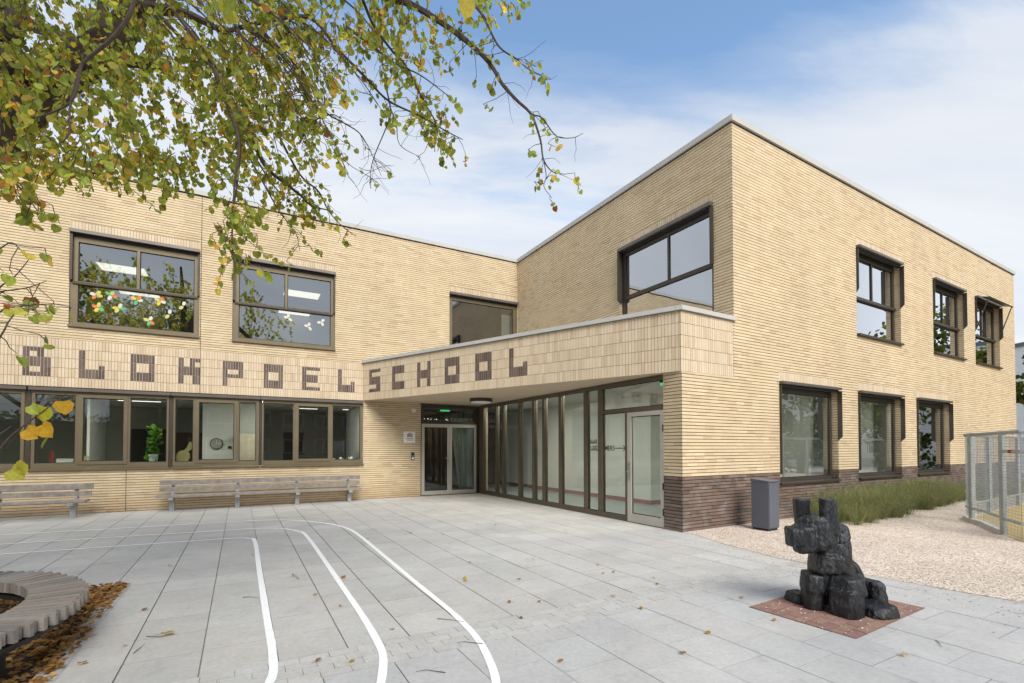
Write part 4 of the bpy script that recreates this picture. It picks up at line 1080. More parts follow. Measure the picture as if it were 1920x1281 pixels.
def hewn(mb, name, parent, vox=.012, amp=1.0):
    """fuse the blocks of one part into a single skin and cut chisel facets into it"""
    o = mb.build(name, M['char'], None)
    md = o.modifiers.new('r', 'REMESH'); md.mode = 'VOXEL'; md.voxel_size = vox; md.use_smooth_shade = False
    dg = bpy.context.evaluated_depsgraph_get(); me = bpy.data.meshes.new_from_object(o.evaluated_get(dg)); bpy.data.objects.remove(o)
    me.update(); off = Vector(parent.location)
    pp = parent.parent
    while pp is not None: off += pp.location; pp = pp.parent
    for v in me.vertices:
        p = v.co; q = Vector((p.x * 9 + p.z * 3, p.y * 9, p.z * 6))
        dd, _ = mnoise.voronoi(q); d = (dd[1] - dd[0]); e = mnoise.noise(Vector((p.x * 30, p.y * 30, p.z * 9)))
        g = mnoise.noise(Vector((p.x * 55 + p.z * 30, p.y * 55, p.z * 22)))
        v.co = p + v.normal * amp * ((min(d, .5) - .25) * .008 + e * .006 + g * .004)
    for v in me.vertices:
        if v.co.z < .006: v.co.z = .006
        v.co = v.co - off
    me.materials.clear(); me.materials.append(M['char'])
    ob = bpy.data.objects.new(name, me); COL.objects.link(ob); ob.parent = parent
    return ob
mb = MB()
blk(mb, 1517, 1590, 1004, 1106, 4.84, .38, .88, 1.06, cut=.06, ex=4)
blk(mb, 1513, 1612, 1070, 1128, 5.02, .40, .84, 1.06, cut=.05)
blk(mb, 1518, 1634, 1086, 1130, 5.08, .42, .74, 1.0, floor=True, cut=.05)
blk(mb, 1574, 1630, 1050, 1116, 4.92, .28, .50, 1.05, lean=-.09)
blk(mb, 1570, 1593, 1014, 1070, 4.88, .22, .8, 1.1, lean=-.05)
blk(mb, 1536, 1608, 1058, 1098, 4.74, .24, .60, 1.0, rot=.3, slope=.1, cut=.12, ex=4)
blk(mb, 1522, 1580, 1040, 1072, 4.72, .18, .8, 1.0, slope=-.1, ex=4)
hewn(mb, 'body', dog)
mb = MB()
blk(mb, 1480, 1574, 964, 1026, 4.70, .45, .72, .86, lowslope=.30, slope=.02, cut=.16, ex=2.6, n_=20)
blk(mb, 1545, 1587, 980, 1014, 4.82, .36, .75, 1.0, lowslope=.40, slope=-.2, cut=.16, ex=2.8)
blk(mb, 1482, 1526, 984, 1034, 4.62, .30, .92, .78, lowslope=.1, cut=.16, ex=2.8)
hd = hewn(mb, 'head', dog)
mb = MB(); blk(mb, 1471, 1506, 988, 1022, 4.56, .28, .92, .90, cut=.10, lowslope=.1, ex=3); blk(mb, 1486, 1522, 1010, 1034, 4.62, .22, 1.0, .80, lowslope=.15, ex=3); hewn(mb, 'muzzle', hd)
mb = MB(); blk(mb, 1489, 1517, 935, 984, 4.76, .13, 1.02, .92, lean=-.01, cut=.01, jit=.015); hewn(mb, 'ear', hd, .010, .5)
mb = MB(); blk(mb, 1539, 1569, 934, 1002, 4.60, .16, .96, 1.02, lean=-.02, cut=.01, jit=.015, rot=-.35); hewn(mb, 'ear', hd, .010, .5)
mb = MB(); blk(mb, 1502, 1536, 1096, 1138, 4.80, .24, .98, 1.0, floor=True, cut=.02, jit=.02); blk(mb, 1500, 1538, 1072, 1104, 4.82, .30, .88, 1.0, jit=.02); hewn(mb, 'front_leg', dog, .011, .7)
mb = MB(); blk(mb, 1558, 1609, 1104, 1150, 4.56, .24, .97, 1.0, rot=.5, floor=True, cut=.015, jit=.015); blk(mb, 1556, 1610, 1080, 1110, 4.60, .30, .80, 1.0, rot=.4, jit=.02); hewn(mb, 'front_leg', dog, .011, .7)
mb = MB(); blk(mb, 1603, 1669, 1130, 1160, 4.60, .34, .80, 1.0, rot=.25, floor=True, cut=.12, slope=.08); hewn(mb, 'hind_foot', dog)
mb = MB(); blk(mb, 1474, 1508, 1107, 1130, 4.98, .24, .75, 1.0, rot=.2, floor=True, cut=.12, slope=.12); hewn(mb, 'hind_foot', dog)
mb = MB(); blk(mb, 1611, 1647, 1086, 1140, 4.82, .28, .82, 1.0, rot=.3, lean=-.01, cut=.14); hewn(mb, 'thigh', dog)
# ------------------------------------------------------------------ long benches against the wall
def wall_bench(F, s0, s1, legs, tb, label):
    root = empty('bench', F.p((s0 + s1) / 2, tb + .25, 0), label, 'bench', 'wooden benches along the left wing')
    for z0, z1, t in ((.47, .585, tb + .02), (.63, .755, tb - .02)):
        mb = MB(); fbox(mb, F, s0, s1 + .02 * (z0 > .6), t, t + .045, z0, z1); mb.build('back_plank', M['wood_g'], root)
    for k in range(3):
        mb = MB(); t = tb + .09 + k * .125; fbox(mb, F, s0 - .03, s1 - .02, t, t + .112, .355, .40); mb.build('seat_plank', M['wood_g'], root)
    for s in legs:
        mb = MB()
        fbox(mb, F, s - .05, s + .05, tb + .13, tb + .25, 0.002, .30)
        A = [(tb + .06, .22), (tb + .46, .29), (tb + .46, .352), (tb + .06, .352)]
        for q, r in ((s - .05, False), (s + .05, True)):
            P = [F.p(q, t, z) for t, z in A]
            if not r: P.reverse()
            mb.face(P)
        for i in range(4):
            (ta, za), (tb_, zb) = A[i], A[(i + 1) % 4]; mb.face([F.p(s - .05, ta, za), F.p(s + .05, ta, za), F.p(s + .05, tb_, zb), F.p(s - .05, tb_, zb)])
        lg = mb.build('leg', M['galv'], root)
        mb = MB(); fbox(mb, F, s - .035, s + .035, tb + .066, tb + .074, .28, .44); fbox(mb, F, s - .035, s + .035, tb + .026 + .042, tb + .074, .44, .47); fbox(mb, F, s - .035, s + .035, tb - .035, tb - .022, .30, .76); mb.build('bracket', M['galv'], lg)
        mb = MB()
        for z in (.53, .69): disc(mb, F.p(s, tb + (.067 if z < .6 else .026), z), (F.n.x, F.n.y, 0), .012, .005, 8)
        mb.build('bolt', M['steel'], lg)
sts = [FL.st(*on_z(u, v)[:2]) for u, v in ((323, 950), (444, 945), (552, 940), (652, 934))]
wall_bench(FL, -10.50, -5.64, [-10.22, -8.80, -7.36, -5.96], .34, 'long weathered wooden bench between expansion joint and entrance wall')
wall_bench(FL, -16.2, -11.74, [-15.9, -14.6, -13.3, -12.02], .62, 'weathered wooden bench cut off by the left edge of the photo')

# ------------------------------------------------------------------ round tree bench, tree pit, litter
TC = Vector((-4.73, 3.06))
mb = MB(); poly(mb, [gp(PIT[0], PIT[2])[:2], gp(PIT[1], PIT[2])[:2], gp(PIT[1], PIT[3])[:2], gp(PIT[0], PIT[3])[:2]], -.008)
tag(mb.build('tree_pit', M['soil']), 'dark soil of the square tree pit', kind='structure')
mb = MB()
for a in ((PIT[1] - .002, PIT[1] + .03, PIT[2] - .03, PIT[3]), (PIT[0] - .03, PIT[1], PIT[2] - .03, PIT[2] - .002)):
    P = [gp(a[0], a[3], .004), gp(a[1], a[3], .004), gp(a[1], a[2], .004), gp(a[0], a[2], .004)]; mb.face(P, None, 0, (.40, .39, .37, 1))
tag(mb.build('pit_kerb', M['slab']), 'thin concrete edging of the tree pit', kind='structure')
tb = empty('tree_bench', (TC.x, TC.y, 0), 'round bench of grey timber slats encircling the tree pit', 'bench')
RI, RO, ZB = 1.17, 1.52, .42
mb = MB(); NS = 176
for i in range(NS):
    a = 2 * PI * i / NS; r0 = RI + R.uniform(-.004, .004); r1 = RO + (0.014 if i % 2 else -.016) + R.uniform(-.004, .004)
    d = Vector((math.cos(a), math.sin(a))); q = Vector((-d.y, d.x))
    wi, wo_ = RI * PI / NS * .70, RO * PI / NS * .60; g = R.uniform(.72, 1.18); wm = R.uniform(-.02, .02)
    c = (.25 * g + wm * .6, .222 * g, .197 * g - wm * .3, 1); z1 = ZB + R.uniform(-.003, .003); z0 = ZB - .085
    V = lambda r, w_, z: Vector((TC.x + d.x * r + q.x * w_, TC.y + d.y * r + q.y * w_, z))
    A = [V(r0, -wi, z1), V(r1, -wo_, z1), V(r1, wo_, z1), V(r0, wi, z1)]; B = [V(r0, -wi, z0), V(r1, -wo_, z0), V(r1, wo_, z0), V(r0, wi, z0)]
    mb.face(A, None, 0, c); mb.face(B[::-1], None, 0, c)
    for k in range(4): mb.face([B[k], B[(k + 1) % 4], A[(k + 1) % 4], A[k]], None, 0, c)
M['slat'] = tinted('grey_timber', .8, .2, .5, 60)
mb.build('seat', M['slat'], tb)
mb = MB()
for r in (RI + .06, RO - .10):
    ring = [(TC.x + r * math.cos(2 * PI * k / 48), TC.y + r * math.sin(2 * PI * k / 48), ZB - .14) for k in range(49)]
    tube(mb, ring, .03, 6, cap=False)
mb.build('frame', M['black'], tb)
for k in range(8):
    a = 2 * PI * k / 8 + .2; mb = MB()
    tube(mb, [(TC.x + 1.24 * math.cos(a), TC.y + 1.24 * math.sin(a), -.008), (TC.x + 1.24 * math.cos(a), TC.y + 1.24 * math.sin(a), ZB - .15)], .035, 8); mb.build('leg', M['black'], tb)
def leafcol(r=R, fresh=True):
    x = r.random()
    if fresh:
        if x < .74: g = r.uniform(.66, 1.25); return (.335 * g, .405 * g, .085 * g, 1)
        if x < .88: g = r.uniform(.8, 1.2); return (.52 * g, .50 * g, .10 * g, 1)
        if x < .975: g = r.uniform(.8, 1.2); return (.68 * g, .48 * g, .12 * g, 1)
        g = r.uniform(.7, 1.2); return (.40 * g, .17 * g, .045 * g, 1)
    g = r.uniform(.6, 1.25)
    return (.42 * g, .235 * g, .10 * g, 1) if x < .6 else ((.55 * g, .35 * g, .13 * g, 1) if x < .85 else (.16 * g, .09 * g, .04 * g, 1))
mb = MB()
for _ in range(4500):
    if R.random() < .55:
        s, t = R.uniform(PIT[0], PIT[1]), PIT[2] + abs(R.gauss(0, .5))
    else: s, t = PIT[1] - abs(R.gauss(0, .4)), R.uniform(PIT[2], PIT[3])
    if not (PIT[0] < s < PIT[1] + .03 and PIT[2] - .02 < t < PIT[3]): continue
    q = gp(s, t, R.uniform(.0, .04)); tip = Vector((R.uniform(-1, 1), R.uniform(-1, 1), R.uniform(-.35, .35)))
    add_leaf(mb, q, tip, Vector((R.uniform(-.5, .5), R.uniform(-.5, .5), 1)), R.uniform(.025, .05), leafcol(R, False), R.uniform(-.3, .5))
for _ in range(500):
    q = Vector((TC.x, TC.y, .01)) + Vector((R.uniform(-1.2, 1.2), R.uniform(-1.2, 1.2), R.uniform(0, .02)))
    add_leaf(mb, q, Vector((R.uniform(-1, 1), R.uniform(-1, 1), R.uniform(-.2, .2))), Vector((R.uniform(-.4, .4), R.uniform(-.4, .4), 1)), R.uniform(.04, .075), leafcol(R, False))
for _ in range(260):           # crumbs of leaf blown against the wall foot
    s = R.choice([R.uniform(-9.8, -7), R.uniform(-11.6, -11), R.uniform(-7, -3.9)]); t = .03 + abs(R.gauss(0, .035)); q = gp(s, t, .003)
    add_leaf(mb, q, Vector((R.uniform(-1, 1), R.uniform(-1, 1), .2)), Vector((0, 0, 1)), R.uniform(.012, .035), leafcol(R, False))
tag(mb.build('leaf_litter', M['leaf']), 'brown fallen leaf litter in the tree pit and along the wall', kind='stuff')
# single fallen leaves on the paving
px = [(588, 1117), (645, 1085), (873, 1086), (972, 1087), (1130, 1076), (1150, 1074), (1226, 1084), (1233, 1097), (1205, 1142), (1148, 1119), (1202, 1143), (1276, 1226), (1390, 1123), (1050, 1243), (655, 1243), (593, 1242),
      (235, 1211), (150, 1246), (320, 1062), (553, 1080), (475, 1041), (958, 1130), (875, 1090), (640, 1137), (1455, 1165), (560, 1085), (690, 1010), (830, 1003), (930, 985), (1060, 995), (735, 1180), (1010, 1130), (1330, 1190), (1120, 1060),
      (880, 1055), (270, 1146), (1000, 1049), (770, 1000), (1690, 1230), (980, 1160)]
lm = []
for k in range(4):
    mb = MB(); g = [(.46, .28, .06, 1), (.40, .20, .06, 1), (.52, .38, .08, 1), (.30, .16, .06, 1)][k]
    add_leaf(mb, Vector((0, 0, .012)), Vector((1, 0, .25)), Vector((0, .2, 1)), .062, g, .35); tube(mb, [(0, 0, .012), (-.02, .004, .006), (-.045, .01, .004)], .0016, 4, 0, g)
    me = mb.build('fallen_leaf', M['leaf']).data; lm.append(me)
    bpy.data.objects.remove(bpy.data.objects[[o.name for o in bpy.data.objects if o.data == me][0]])
for i, (u, v) in enumerate(px):
    o = bpy.data.objects.new('fallen_leaf', lm[i % 4]); COL.objects.link(o); o.location = on_z(u, v, .002); o.rotation_euler = (0, 0, R.uniform(0, 6.28)); k = R.uniform(.5, .9); o.scale = (k, k, k)
    tag(o, 'single curled autumn leaf lying on the grey paving', 'leaf', 'single fallen leaves on the paving')
for i, (pts) in enumerate([[(275, 1193), (300, 1194), (325, 1188)], [(905, 1207), (870, 1203), (858, 1205)], [(835, 1261), (800, 1256), (780, 1259)], [(250, 1225), (262, 1215), (271, 1207)], [(1755, 1200), (1762, 1207), (1766, 1214)], [(820, 1160), (845, 1162), (870, 1166)], [(455, 1120), (470, 1119), (485, 1121)]]):
    mb = MB(); tube(mb, [on_z(u, v, .008) for u, v in pts], [.003, .0022, .0012], 5)
    tag(mb.build('twig', M['twig']), ['thick short twig beside the dark joint line on the paving', 'thin twig near the outer painted line', 'bent twig by the lower end of the painted lines', 'forked twig left of the yellow leaf', 'small dark twig right of the red pavers', 'straight twig between the painted lines', 'fine twig left of the inner painted line'][i], 'twig')
sc_l = bpy.data.objects.new('fallen_leaf', lm[2]); COL.objects.link(sc_l); sc_l.location = on_z(305, 1192, .006); sc_l.scale = (1.7, 1.2, 1.2); tag(sc_l, 'large yellow leaf on the paving beside the thick twig', 'leaf')

# ------------------------------------------------------------------ the lime tree that hangs into the picture
tree = empty('linden_tree', (TC.x, TC.y, 0), 'old lime tree whose yellowing branches hang into the upper left', 'tree')
mb = MB()
top = Vector((TC.x + .1, TC.y, 3.7))
tube(mb, [(TC.x, TC.y, -.02), (TC.x, TC.y, .25), (TC.x + .02, TC.y, 1.2), (TC.x + .06, TC.y, 2.6), top, (TC.x + .3, TC.y - .3, 5.6), (TC.x + .2, TC.y - .2, 7.5), (TC.x - .1, TC.y + .2, 9.5)], [.48, .36, .31, .29, .28, .2, .12, .04], 14)
mb.build('trunk', M['bark'], tree, True)
LB = MB(); LF = MB()
def px_path(pts): return [at(u, v, Y) for u, v, Y in pts]
def limb(pts, r0, r1, n=8, wob=.0):
    L = catmull([Vector(p) for p in pts], 5); N = len(L)
    tube(LB, L, [r0 + (r1 - r0) * (i / (N - 1)) for i in range(N)], n); return L
limb([top - Vector((0, 0, .3))] + px_path([(-40, 262, 4.1), (60, 180, 4.2), (105, 150, 4.3), (190, 92, 4.4), (238, 45, 4.5), (275, -40, 4.6), (300, -160, 4.8)]), .22, .09, 10)
limb([top + Vector((0, 0, .2))] + px_path([(-60, 90, 4.0), (0, 110, 4.0), (55, 128, 4.0), (110, 132, 4.1), (190, 112, 4.1), (290, 122, 4.1), (330, 150, 4.1)]), .14, .03, 8)
limb(px_path([(240, 42, 4.5), (265, 15, 4.4), (300, 18, 4.2), (350, 26, 4.1), (420, 60, 4.0)]), .075, .02, 8)
limb(px_path([(190, 92, 4.4), (193, 40, 4.5), (196, -30, 4.6), (215, -200, 4.8)]), .06, .03, 8)
limb([top + Vector((0, 0, .8))] + px_path([(-80, -20, 3.9), (10, 60, 3.9), (30, -10, 4.2), (60, -120, 4.6)]), .14, .06, 8)
limb([top + Vector((.1, 0, 1.4))] + px_path([(0, -330, 4.2), (350, -160, 4.2), (560, -60, 4.0), (690, -25, 3.8), (751, 0, 3.7)]), .16, .035, 8)
limb([top + Vector((.1, 0, 1.9))] + px_path([(200, -420, 4.0), (600, -230, 3.9), (800, -110, 3.8), (882, 0, 3.7)]), .14, .016, 8)
limb([top + Vector((0, -.2, 1.0)), Vector((-3.4, 1.4, 5.4)), Vector((-2.2, .3, 6.2)), Vector((-.8, -.8, 6.6))], .14, .03, 8)
limb([top + Vector((0, .2, 1.2)), Vector((-5.2, 4.8, 6.0)), Vector((-5.6, 6.4, 7.0))], .13, .03, 8)
limb([top + Vector((-.1, 0, .9)), Vector((-6.4, 2.6, 5.4)), Vector((-8.0, 2.2, 6.6))], .13, .03, 8)
limb(px_path([(256, -30, 2.5), (250, 8, 2.5), (236, 40, 2.5), (206, 76, 2.5), (160, 114, 2.5), (151, 128, 2.5), (143, 170, 2.5), (130, 194, 2.5), (100, 210, 2.5), (68, 221, 2.5)]), .012, .004, 6)
limb(px_path([(151, 128, 2.5), (132, 196, 2.5), (130, 245, 2.5), (118, 268, 2.5)]), .008, .003, 5)
RT = random.Random(5)
def toned(c, k, yel): return (min(.8, c[0] * k * (1.3 if yel else 1)), c[1] * k * (1.08 if yel else 1), c[2] * k, 1)
def leaf_hang(p, n_, size, spread=.06, droop=1.0, tw=None):
    """a little twig with leaves hanging from p"""
    q = Vector(p); d = Vector((RT.uniform(-.7, .7) + .25, RT.uniform(-.5, .5), -RT.uniform(.3, 1.0) * droop)).normalized()
    pts = [q.copy()]; tone = RT.uniform(.62, 1.22); yel = RT.random() < .25
    step = size * .62
    for i in range(n_):
        d = (d + rv(RT) * .28 + Vector((0, 0, -.10))).normalized(); q = q + d * step; pts.append(q.copy())
        side = rv(RT); pe = q + side * size * .25
        tip = (d * .5 + side * .75 + Vector((0, 0, -.75)) + rv(RT) * .35)
        nr = rv(RT); nr.z = nr.z * .6 + .15
        if RT.random() < .45: nr = nr + Vector((.1, -.9, .35))
        add_leaf(LF, pe, tip, nr, size * RT.uniform(.72, 1.2), toned(leafcol(RT), tone, yel), RT.uniform(.05, .35), RT.uniform(.8, 1.05))
    tube(LB, pts, [.0028] * (len(pts) - 1) + [.0012], 3, cap=False)
def stem(pts, r0, r1, dens, size=.062, from_=.1, twl=(3, 6), bare=0.):
    P = px_path(pts); L = catmull(P, 6); N = len(L)
    tube(LB, L, [r0 + (r1 - r0) * (i / (N - 1)) for i in range(N)], 5)
    tot = sum((b - a).length for a, b in zip(L[:-1], L[1:])); k = int(tot * dens * 1.25)
    for _ in range(k):
        f = RT.uniform(from_, 1.0) * (N - 1); i = min(int(f), N - 2); q = L[i].lerp(L[i + 1], f - i)
        out = rv(RT); out.z *= .5; L2 = RT.uniform(.03, .22); e = q + out * L2 + Vector((0, 0, -L2 * .3))
        tube(LB, [q, q.lerp(e, .5) + rv(RT) * .01, e], [.003, .0025, .002], 3, cap=False)
        leaf_hang(e, RT.randint(*twl), size * RT.uniform(.60, .84))
    for _ in range(int(tot * (3 + bare))):
        f = RT.uniform(.2, 1.0) * (N - 1); i = min(int(f), N - 2); q = L[i].lerp(L[i + 1], f - i); d = (rv(RT) + Vector((.5, 0, -.5))).normalized(); pts2 = [q]
        for j in range(4): d = (d + rv(RT) * .45).normalized(); pts2.append(pts2[-1] + d * RT.uniform(.03, .08))
        tube(LB, pts2, [.0024, .002, .0017, .0014, .001], 3, cap=False)
Y_ = 3.7
def yy(l, Y): return [(u, v, Y) for u, v in l]
stem(yy([(295, 25), (335, 67), (403, 134), (433, 208), (450, 268), (446, 335), (440, 380)], 3.4), .016, .004, 15, .062)
stem(yy([(335, 33), (389, 107), (413, 168), (445, 240)], 3.2), .014, .004, 13)
stem(yy([(420, 60), (500, 40), (580, 33), (631, 90), (684, 144), (727, 188), (788, 218), (835, 245), (868, 262)], 3.9), .018, .003, 11)
stem(yy([(751, 0), (788, 17), (835, 47), (862, 67), (895, 94), (922, 124), (942, 158), (969, 188), (996, 215), (1013, 262), (1019, 299), (1036, 322), (1060, 327)], 3.7), .026, .002, 7, .062, .0, (2, 5), 2)
stem(yy([(996, 215), (1016, 221), (1036, 248), (1050, 258), (1076, 258), (1093, 250)], 3.7), .006, .002, 6, .065, .3, (1, 2), 2)
stem(yy([(1019, 299), (1024, 330), (1020, 350), (1035, 372)], 3.7), .004, .002, 10, .062, .4, (2, 3))
stem(yy([(882, 0), (909, 34), (922, 64), (939, 91), (969, 111), (993, 131), (1033, 148)], 3.7), .012, .002, 9, .062, .0, (2, 4), 4)
stem(yy([(680, 0), (700, 47), (734, 94), (761, 124), (785, 171), (801, 201), (815, 231), (815, 285)], 3.9), .013, .003, 12)
stem(yy([(650, 50), (711, 97), (744, 121), (788, 141), (842, 181)], 3.8), .011, .003, 9, .06, .0, (3, 5), 4)
stem(yy([(440, 200), (480, 277), (499, 314), (530, 341), (562, 365), (584, 386), (615, 394)], 4.3), .024, .005, 14, .06)
stem(yy([(520, 250), (562, 327), (597, 359), (615, 394), (637, 420), (668, 444)], 4.4), .011, .002, 8, .058, .0, (2, 4), 3)
stem(yy([(432, 213), (448, 269), (440, 349), (438, 391), (435, 452), (440, 500)], 3.0), .010, .003, 13, .062, .3)
stem(yy([(470, 300), (504, 362), (525, 399), (554, 436), (562, 470)], 4.1), .008, .002, 10, .058, .2, (2, 4))
stem(yy([(560, 120), (607, 205), (642, 229), (674, 250), (695, 285), (715, 330)], 4.2), .009, .002, 3, .055, .0, (1, 3), 9)
stem(yy([(720, 150), (732, 203), (727, 232), (703, 290), (695, 322), (695, 354)], 4.0), .007, .002, 1, .055, .0, (1, 2), 12)
stem(yy([(732, 203), (743, 232), (750, 272), (790, 296)], 4.0), .006, .0015, 1, .055, .0, (1, 2), 8)
stem(yy([(560, 270), (585, 230), (620, 215), (640, 222)], 4.0), .009, .003, 3, .055, .0, (1, 3), 8)
stem(yy([(430, 210), (500, 330), (540, 375), (580, 400)], 4.4), .009, .003, 12, .058, .0, (2, 5))
for i in range(26):
    u = RT.uniform(180, 640); v = RT.uniform(-50, 60); du = RT.uniform(90, 190); dv = RT.uniform(140, 300); Yd = RT.uniform(3.2, 4.6)
    if u > 480: dv *= .65
    stem(yy([(u, v), (u + du * .38, v + dv * .25), (u + du * .75, v + dv * .65), (u + du, v + dv)], Yd), .009, .002, 9, .058, .1, (2, 5), 2)
# near sprays at the left edge
stem(yy([(-60, 260), (-10, 310), (40, 355), (70, 395)], 2.6), .010, .003, 22, .07, .1, (2, 4))
stem(yy([(-60, 590), (0, 538), (28, 518), (57, 483)], 2.5), .005, .0018, 7, .068, .35, (1, 2))
stem(yy([(-60, 560), (0, 547), (49, 540), (87, 527)], 2.5), .005, .0018, 10, .072, .35, (1, 2))
stem(yy([(-50, 700), (0, 632), (15, 605), (26, 590)], 2.1), .005, .002, 9, .072, .3, (1, 2))
stem(yy([(-50, 660), (0, 585), (40, 575), (80, 570)], 2.4), .005, .002, 12, .07, .35, (1, 2))
stem(yy([(-60, 470), (-10, 470), (20, 455), (40, 470)], 2.4), .005, .002, 13, .07, .4, (1, 2))
stem(yy([(-60, 905), (-20, 868), (16, 822), (61, 786), (124, 739)], 1.95), .0055, .0018, 4, .075, .5, (1, 1))
stem(yy([(-60, 850), (-25, 840), (0, 815), (20, 800)], 1.9), .005, .002, 8, .07, .5, (1, 2))
for u, v, tx in ((84, 762, 0), (118, 752, 1), (48, 805, 1), (78, 796, 1), (20, 880, 2), (48, 868, 2)):
    add_leaf(LF, at(u, v, 1.95), Vector((RT.uniform(-.6, .9), .1, -.6)), Vector((RT.uniform(-.2, .7), -1, RT.uniform(-.2, .6))), RT.uniform(.055, .072), [(.40, .40, .05, 1), (.55, .33, .04, 1), (.40, .38, .06, 1)][tx], .2)
# hanging foliage: (u0,u1,v0,v1, leaves, depth range, leaf size)
REG = [(-40, 300, -60, 120, 900, (2.8, 5.2), .066), (-40, 240, 110, 330, 1150, (2.5, 5.0), .066), (220, 470, 90, 340, 1350, (3.0, 5.0), .064), (280, 560, -60, 130, 950, (3.2, 5.0), .064),
       (60, 330, 300, 372, 260, (3.0, 4.6), .062), (430, 600, 120, 330, 700, (3.6, 5.2), .060), (540, 760, -60, 90, 700, (3.4, 4.8), .062), (690, 850, 10, 130, 330, (3.4, 4.4), .062), (840, 960, -40, 60, 110, (3.4, 4.2), .062),
       (400, 600, 320, 400, 200, (3.8, 5.0), .058), (380, 470, 380, 450, 60, (2.9, 3.6), .064), (-30, 60, 330, 375, 40, (2.4, 3.0), .068), (560, 640, 60, 200, 140, (3.6, 4.6), .06), (770, 850, 190, 250, 70, (3.6, 4.1), .06)]
for u0, u1, v0, v1, cnt, (y0, y1), sz in REG:
    k = 0
    while k < cnt:
        n_ = RT.randint(4, 8); leaf_hang(at(RT.uniform(u0, u1), RT.uniform(v0 - 25, v1 - 25), RT.uniform(y0, y1)), n_, sz * RT.uniform(.50, .80)); k += n_ * (.62 if u0 < 100 else .80 if u0 < 300 else 1.0)
for _ in range(420):           # the rest of the crown, round the trunk
    a = RT.uniform(0, 6.28); r = RT.uniform(1.0, 5.0); z = RT.uniform(4.6, 9.0); q = Vector((TC.x + r * math.cos(a) * 1.0, TC.y + r * math.sin(a), z))
    if q.y > .3 and q.x > -1.08 * q.y - .6 and (q.z - 1.6) / max(q.y, .1) < 1.25: continue
    for j in range(3): leaf_hang(q + rv(RT) * .3, 7, .11)
LB.build('branches', M['twig'], tree); LF.build('crown', M['leaf'], tree)

# ------------------------------------------------------------------ other trees
def bush_tree(x, y, hgt, cr, label, seed, share=None, nleaf=2600, low=.35, grp='trees around the school yard'):
    rr = random.Random(seed)
    root = empty('broadleaf_tree', (x, y, 0), label, 'tree', grp)
    tr = MB(); tube(tr, [(x, y, -.05), (x + .05, y, hgt * .3), (x + .1, y + .1, hgt * .65), (x, y, hgt * .9)], [.24, .19, .1, .03], 9)
    blobs = []
    for _ in range(16):
        a = rr.uniform(0, 6.28); k = rr.uniform(.15, .85); z = hgt * rr.uniform(low, .93); w_ = cr * k * (1 - .5 * abs((z / hgt) - .6))
        c = Vector((x + w_ * math.cos(a), y + w_ * math.sin(a), z)); blobs.append((c, cr * rr.uniform(.22, .42)))
        tube(tr, [(x + .05, y, z * .62), ((x + c.x) / 2, (y + c.y) / 2, z * .84), tuple(c)], [.07, .045, .02], 5)
    tr.build('trunk', M['bark'], root)
    cb = MB()
    for i in range(nleaf):
        c, r = rr.choice(blobs); v = rv(rr); q = c + v * r * (rr.random() ** .4)
        g = rr.uniform(.6, 1.3); yl = rr.random()
        col = (.075 * g, .105 * g, .024 * g, 1) if yl < .8 else (.17 * g, .15 * g, .03 * g, 1)
        add_leaf(cb, q, rv(rr) + Vector((0, 0, -.5)), rv(rr), rr.uniform(.14, .24), col)
    cb.build('crown', M['leaf'], root)
bush_tree(22.6, 19.2, 6.0, 2.0, 'leafy tree peeking in at the right edge before the white house', 11, nleaf=2200)
bush_tree(25.5, 16.0, 9.0, 3.6, 'broad green tree across the gravel, outside the right edge', 12)
bush_tree(31, 21.5, 10, 3.8, 'tall tree behind the ball court', 13)
bush_tree(-7, -8, 12, 4.6, 'tall tree in the yard behind the viewer, farthest left', 14, nleaf=3200)
bush_tree(0.5, -11, 12, 4.8, 'tall tree in the yard behind the viewer, in the middle', 15, nleaf=3200)
bush_tree(-17, -13, 11, 4.4, 'tree at the far left behind the viewer', 17)
bush_tree(-24, -9, 10, 4.2, 'tree standing farthest left of the school yard', 18)
bush_tree(-13, -4, 11, 4.2, 'tree in the yard beyond the round bench', 16)

for i, (x, y, hh, rr_) in enumerate(((27.5, 12.0, 5.0, 2.6), (29, 16.5, 4.6, 2.4), (27, 20.5, 4.2, 2.0), (33, 24.5, 5.5, 2.8))):
    bush_tree(x, y, hh, rr_, ['round dark shrub across the gravel, nearest the viewer', 'round dark shrub across the gravel, second from the viewer', 'low dark shrub beside the tall tree at the ball court', 'large dark shrub farthest behind the ball court'][i], 31 + i, nleaf=2000, low=.06, grp='shrubs across the gravel')
hg = empty('hedge', (-10, -15.6, 0), 'tall dark clipped hedge along the yard behind the viewer', 'hedge')
mb = MB(); wbox(mb, -26, 3, -16.2, -15.2, -.05, 3.3); M['hedgecore'] = simple('hedge_core', (.018, .026, .010), .95); mb.build('core', M['hedgecore'], hg)
mb = MB(); rr = random.Random(77)
for _ in range(5200):
    q = Vector((rr.uniform(-26.2, 3.2), -15.15 + rr.uniform(-.1, .25), rr.uniform(0, 3.6))) if rr.random() < .75 else Vector((rr.uniform(-26.2, 3.2), rr.uniform(-16.3, -15.1), 3.3 + rr.uniform(-.05, .5)))
    g = rr.uniform(.5, 1.3); add_leaf(mb, q, rv(rr), rv(rr), rr.uniform(.12, .2), (.05 * g, .075 * g, .02 * g, 1))
mb.build('foliage', M['leaf'], hg)
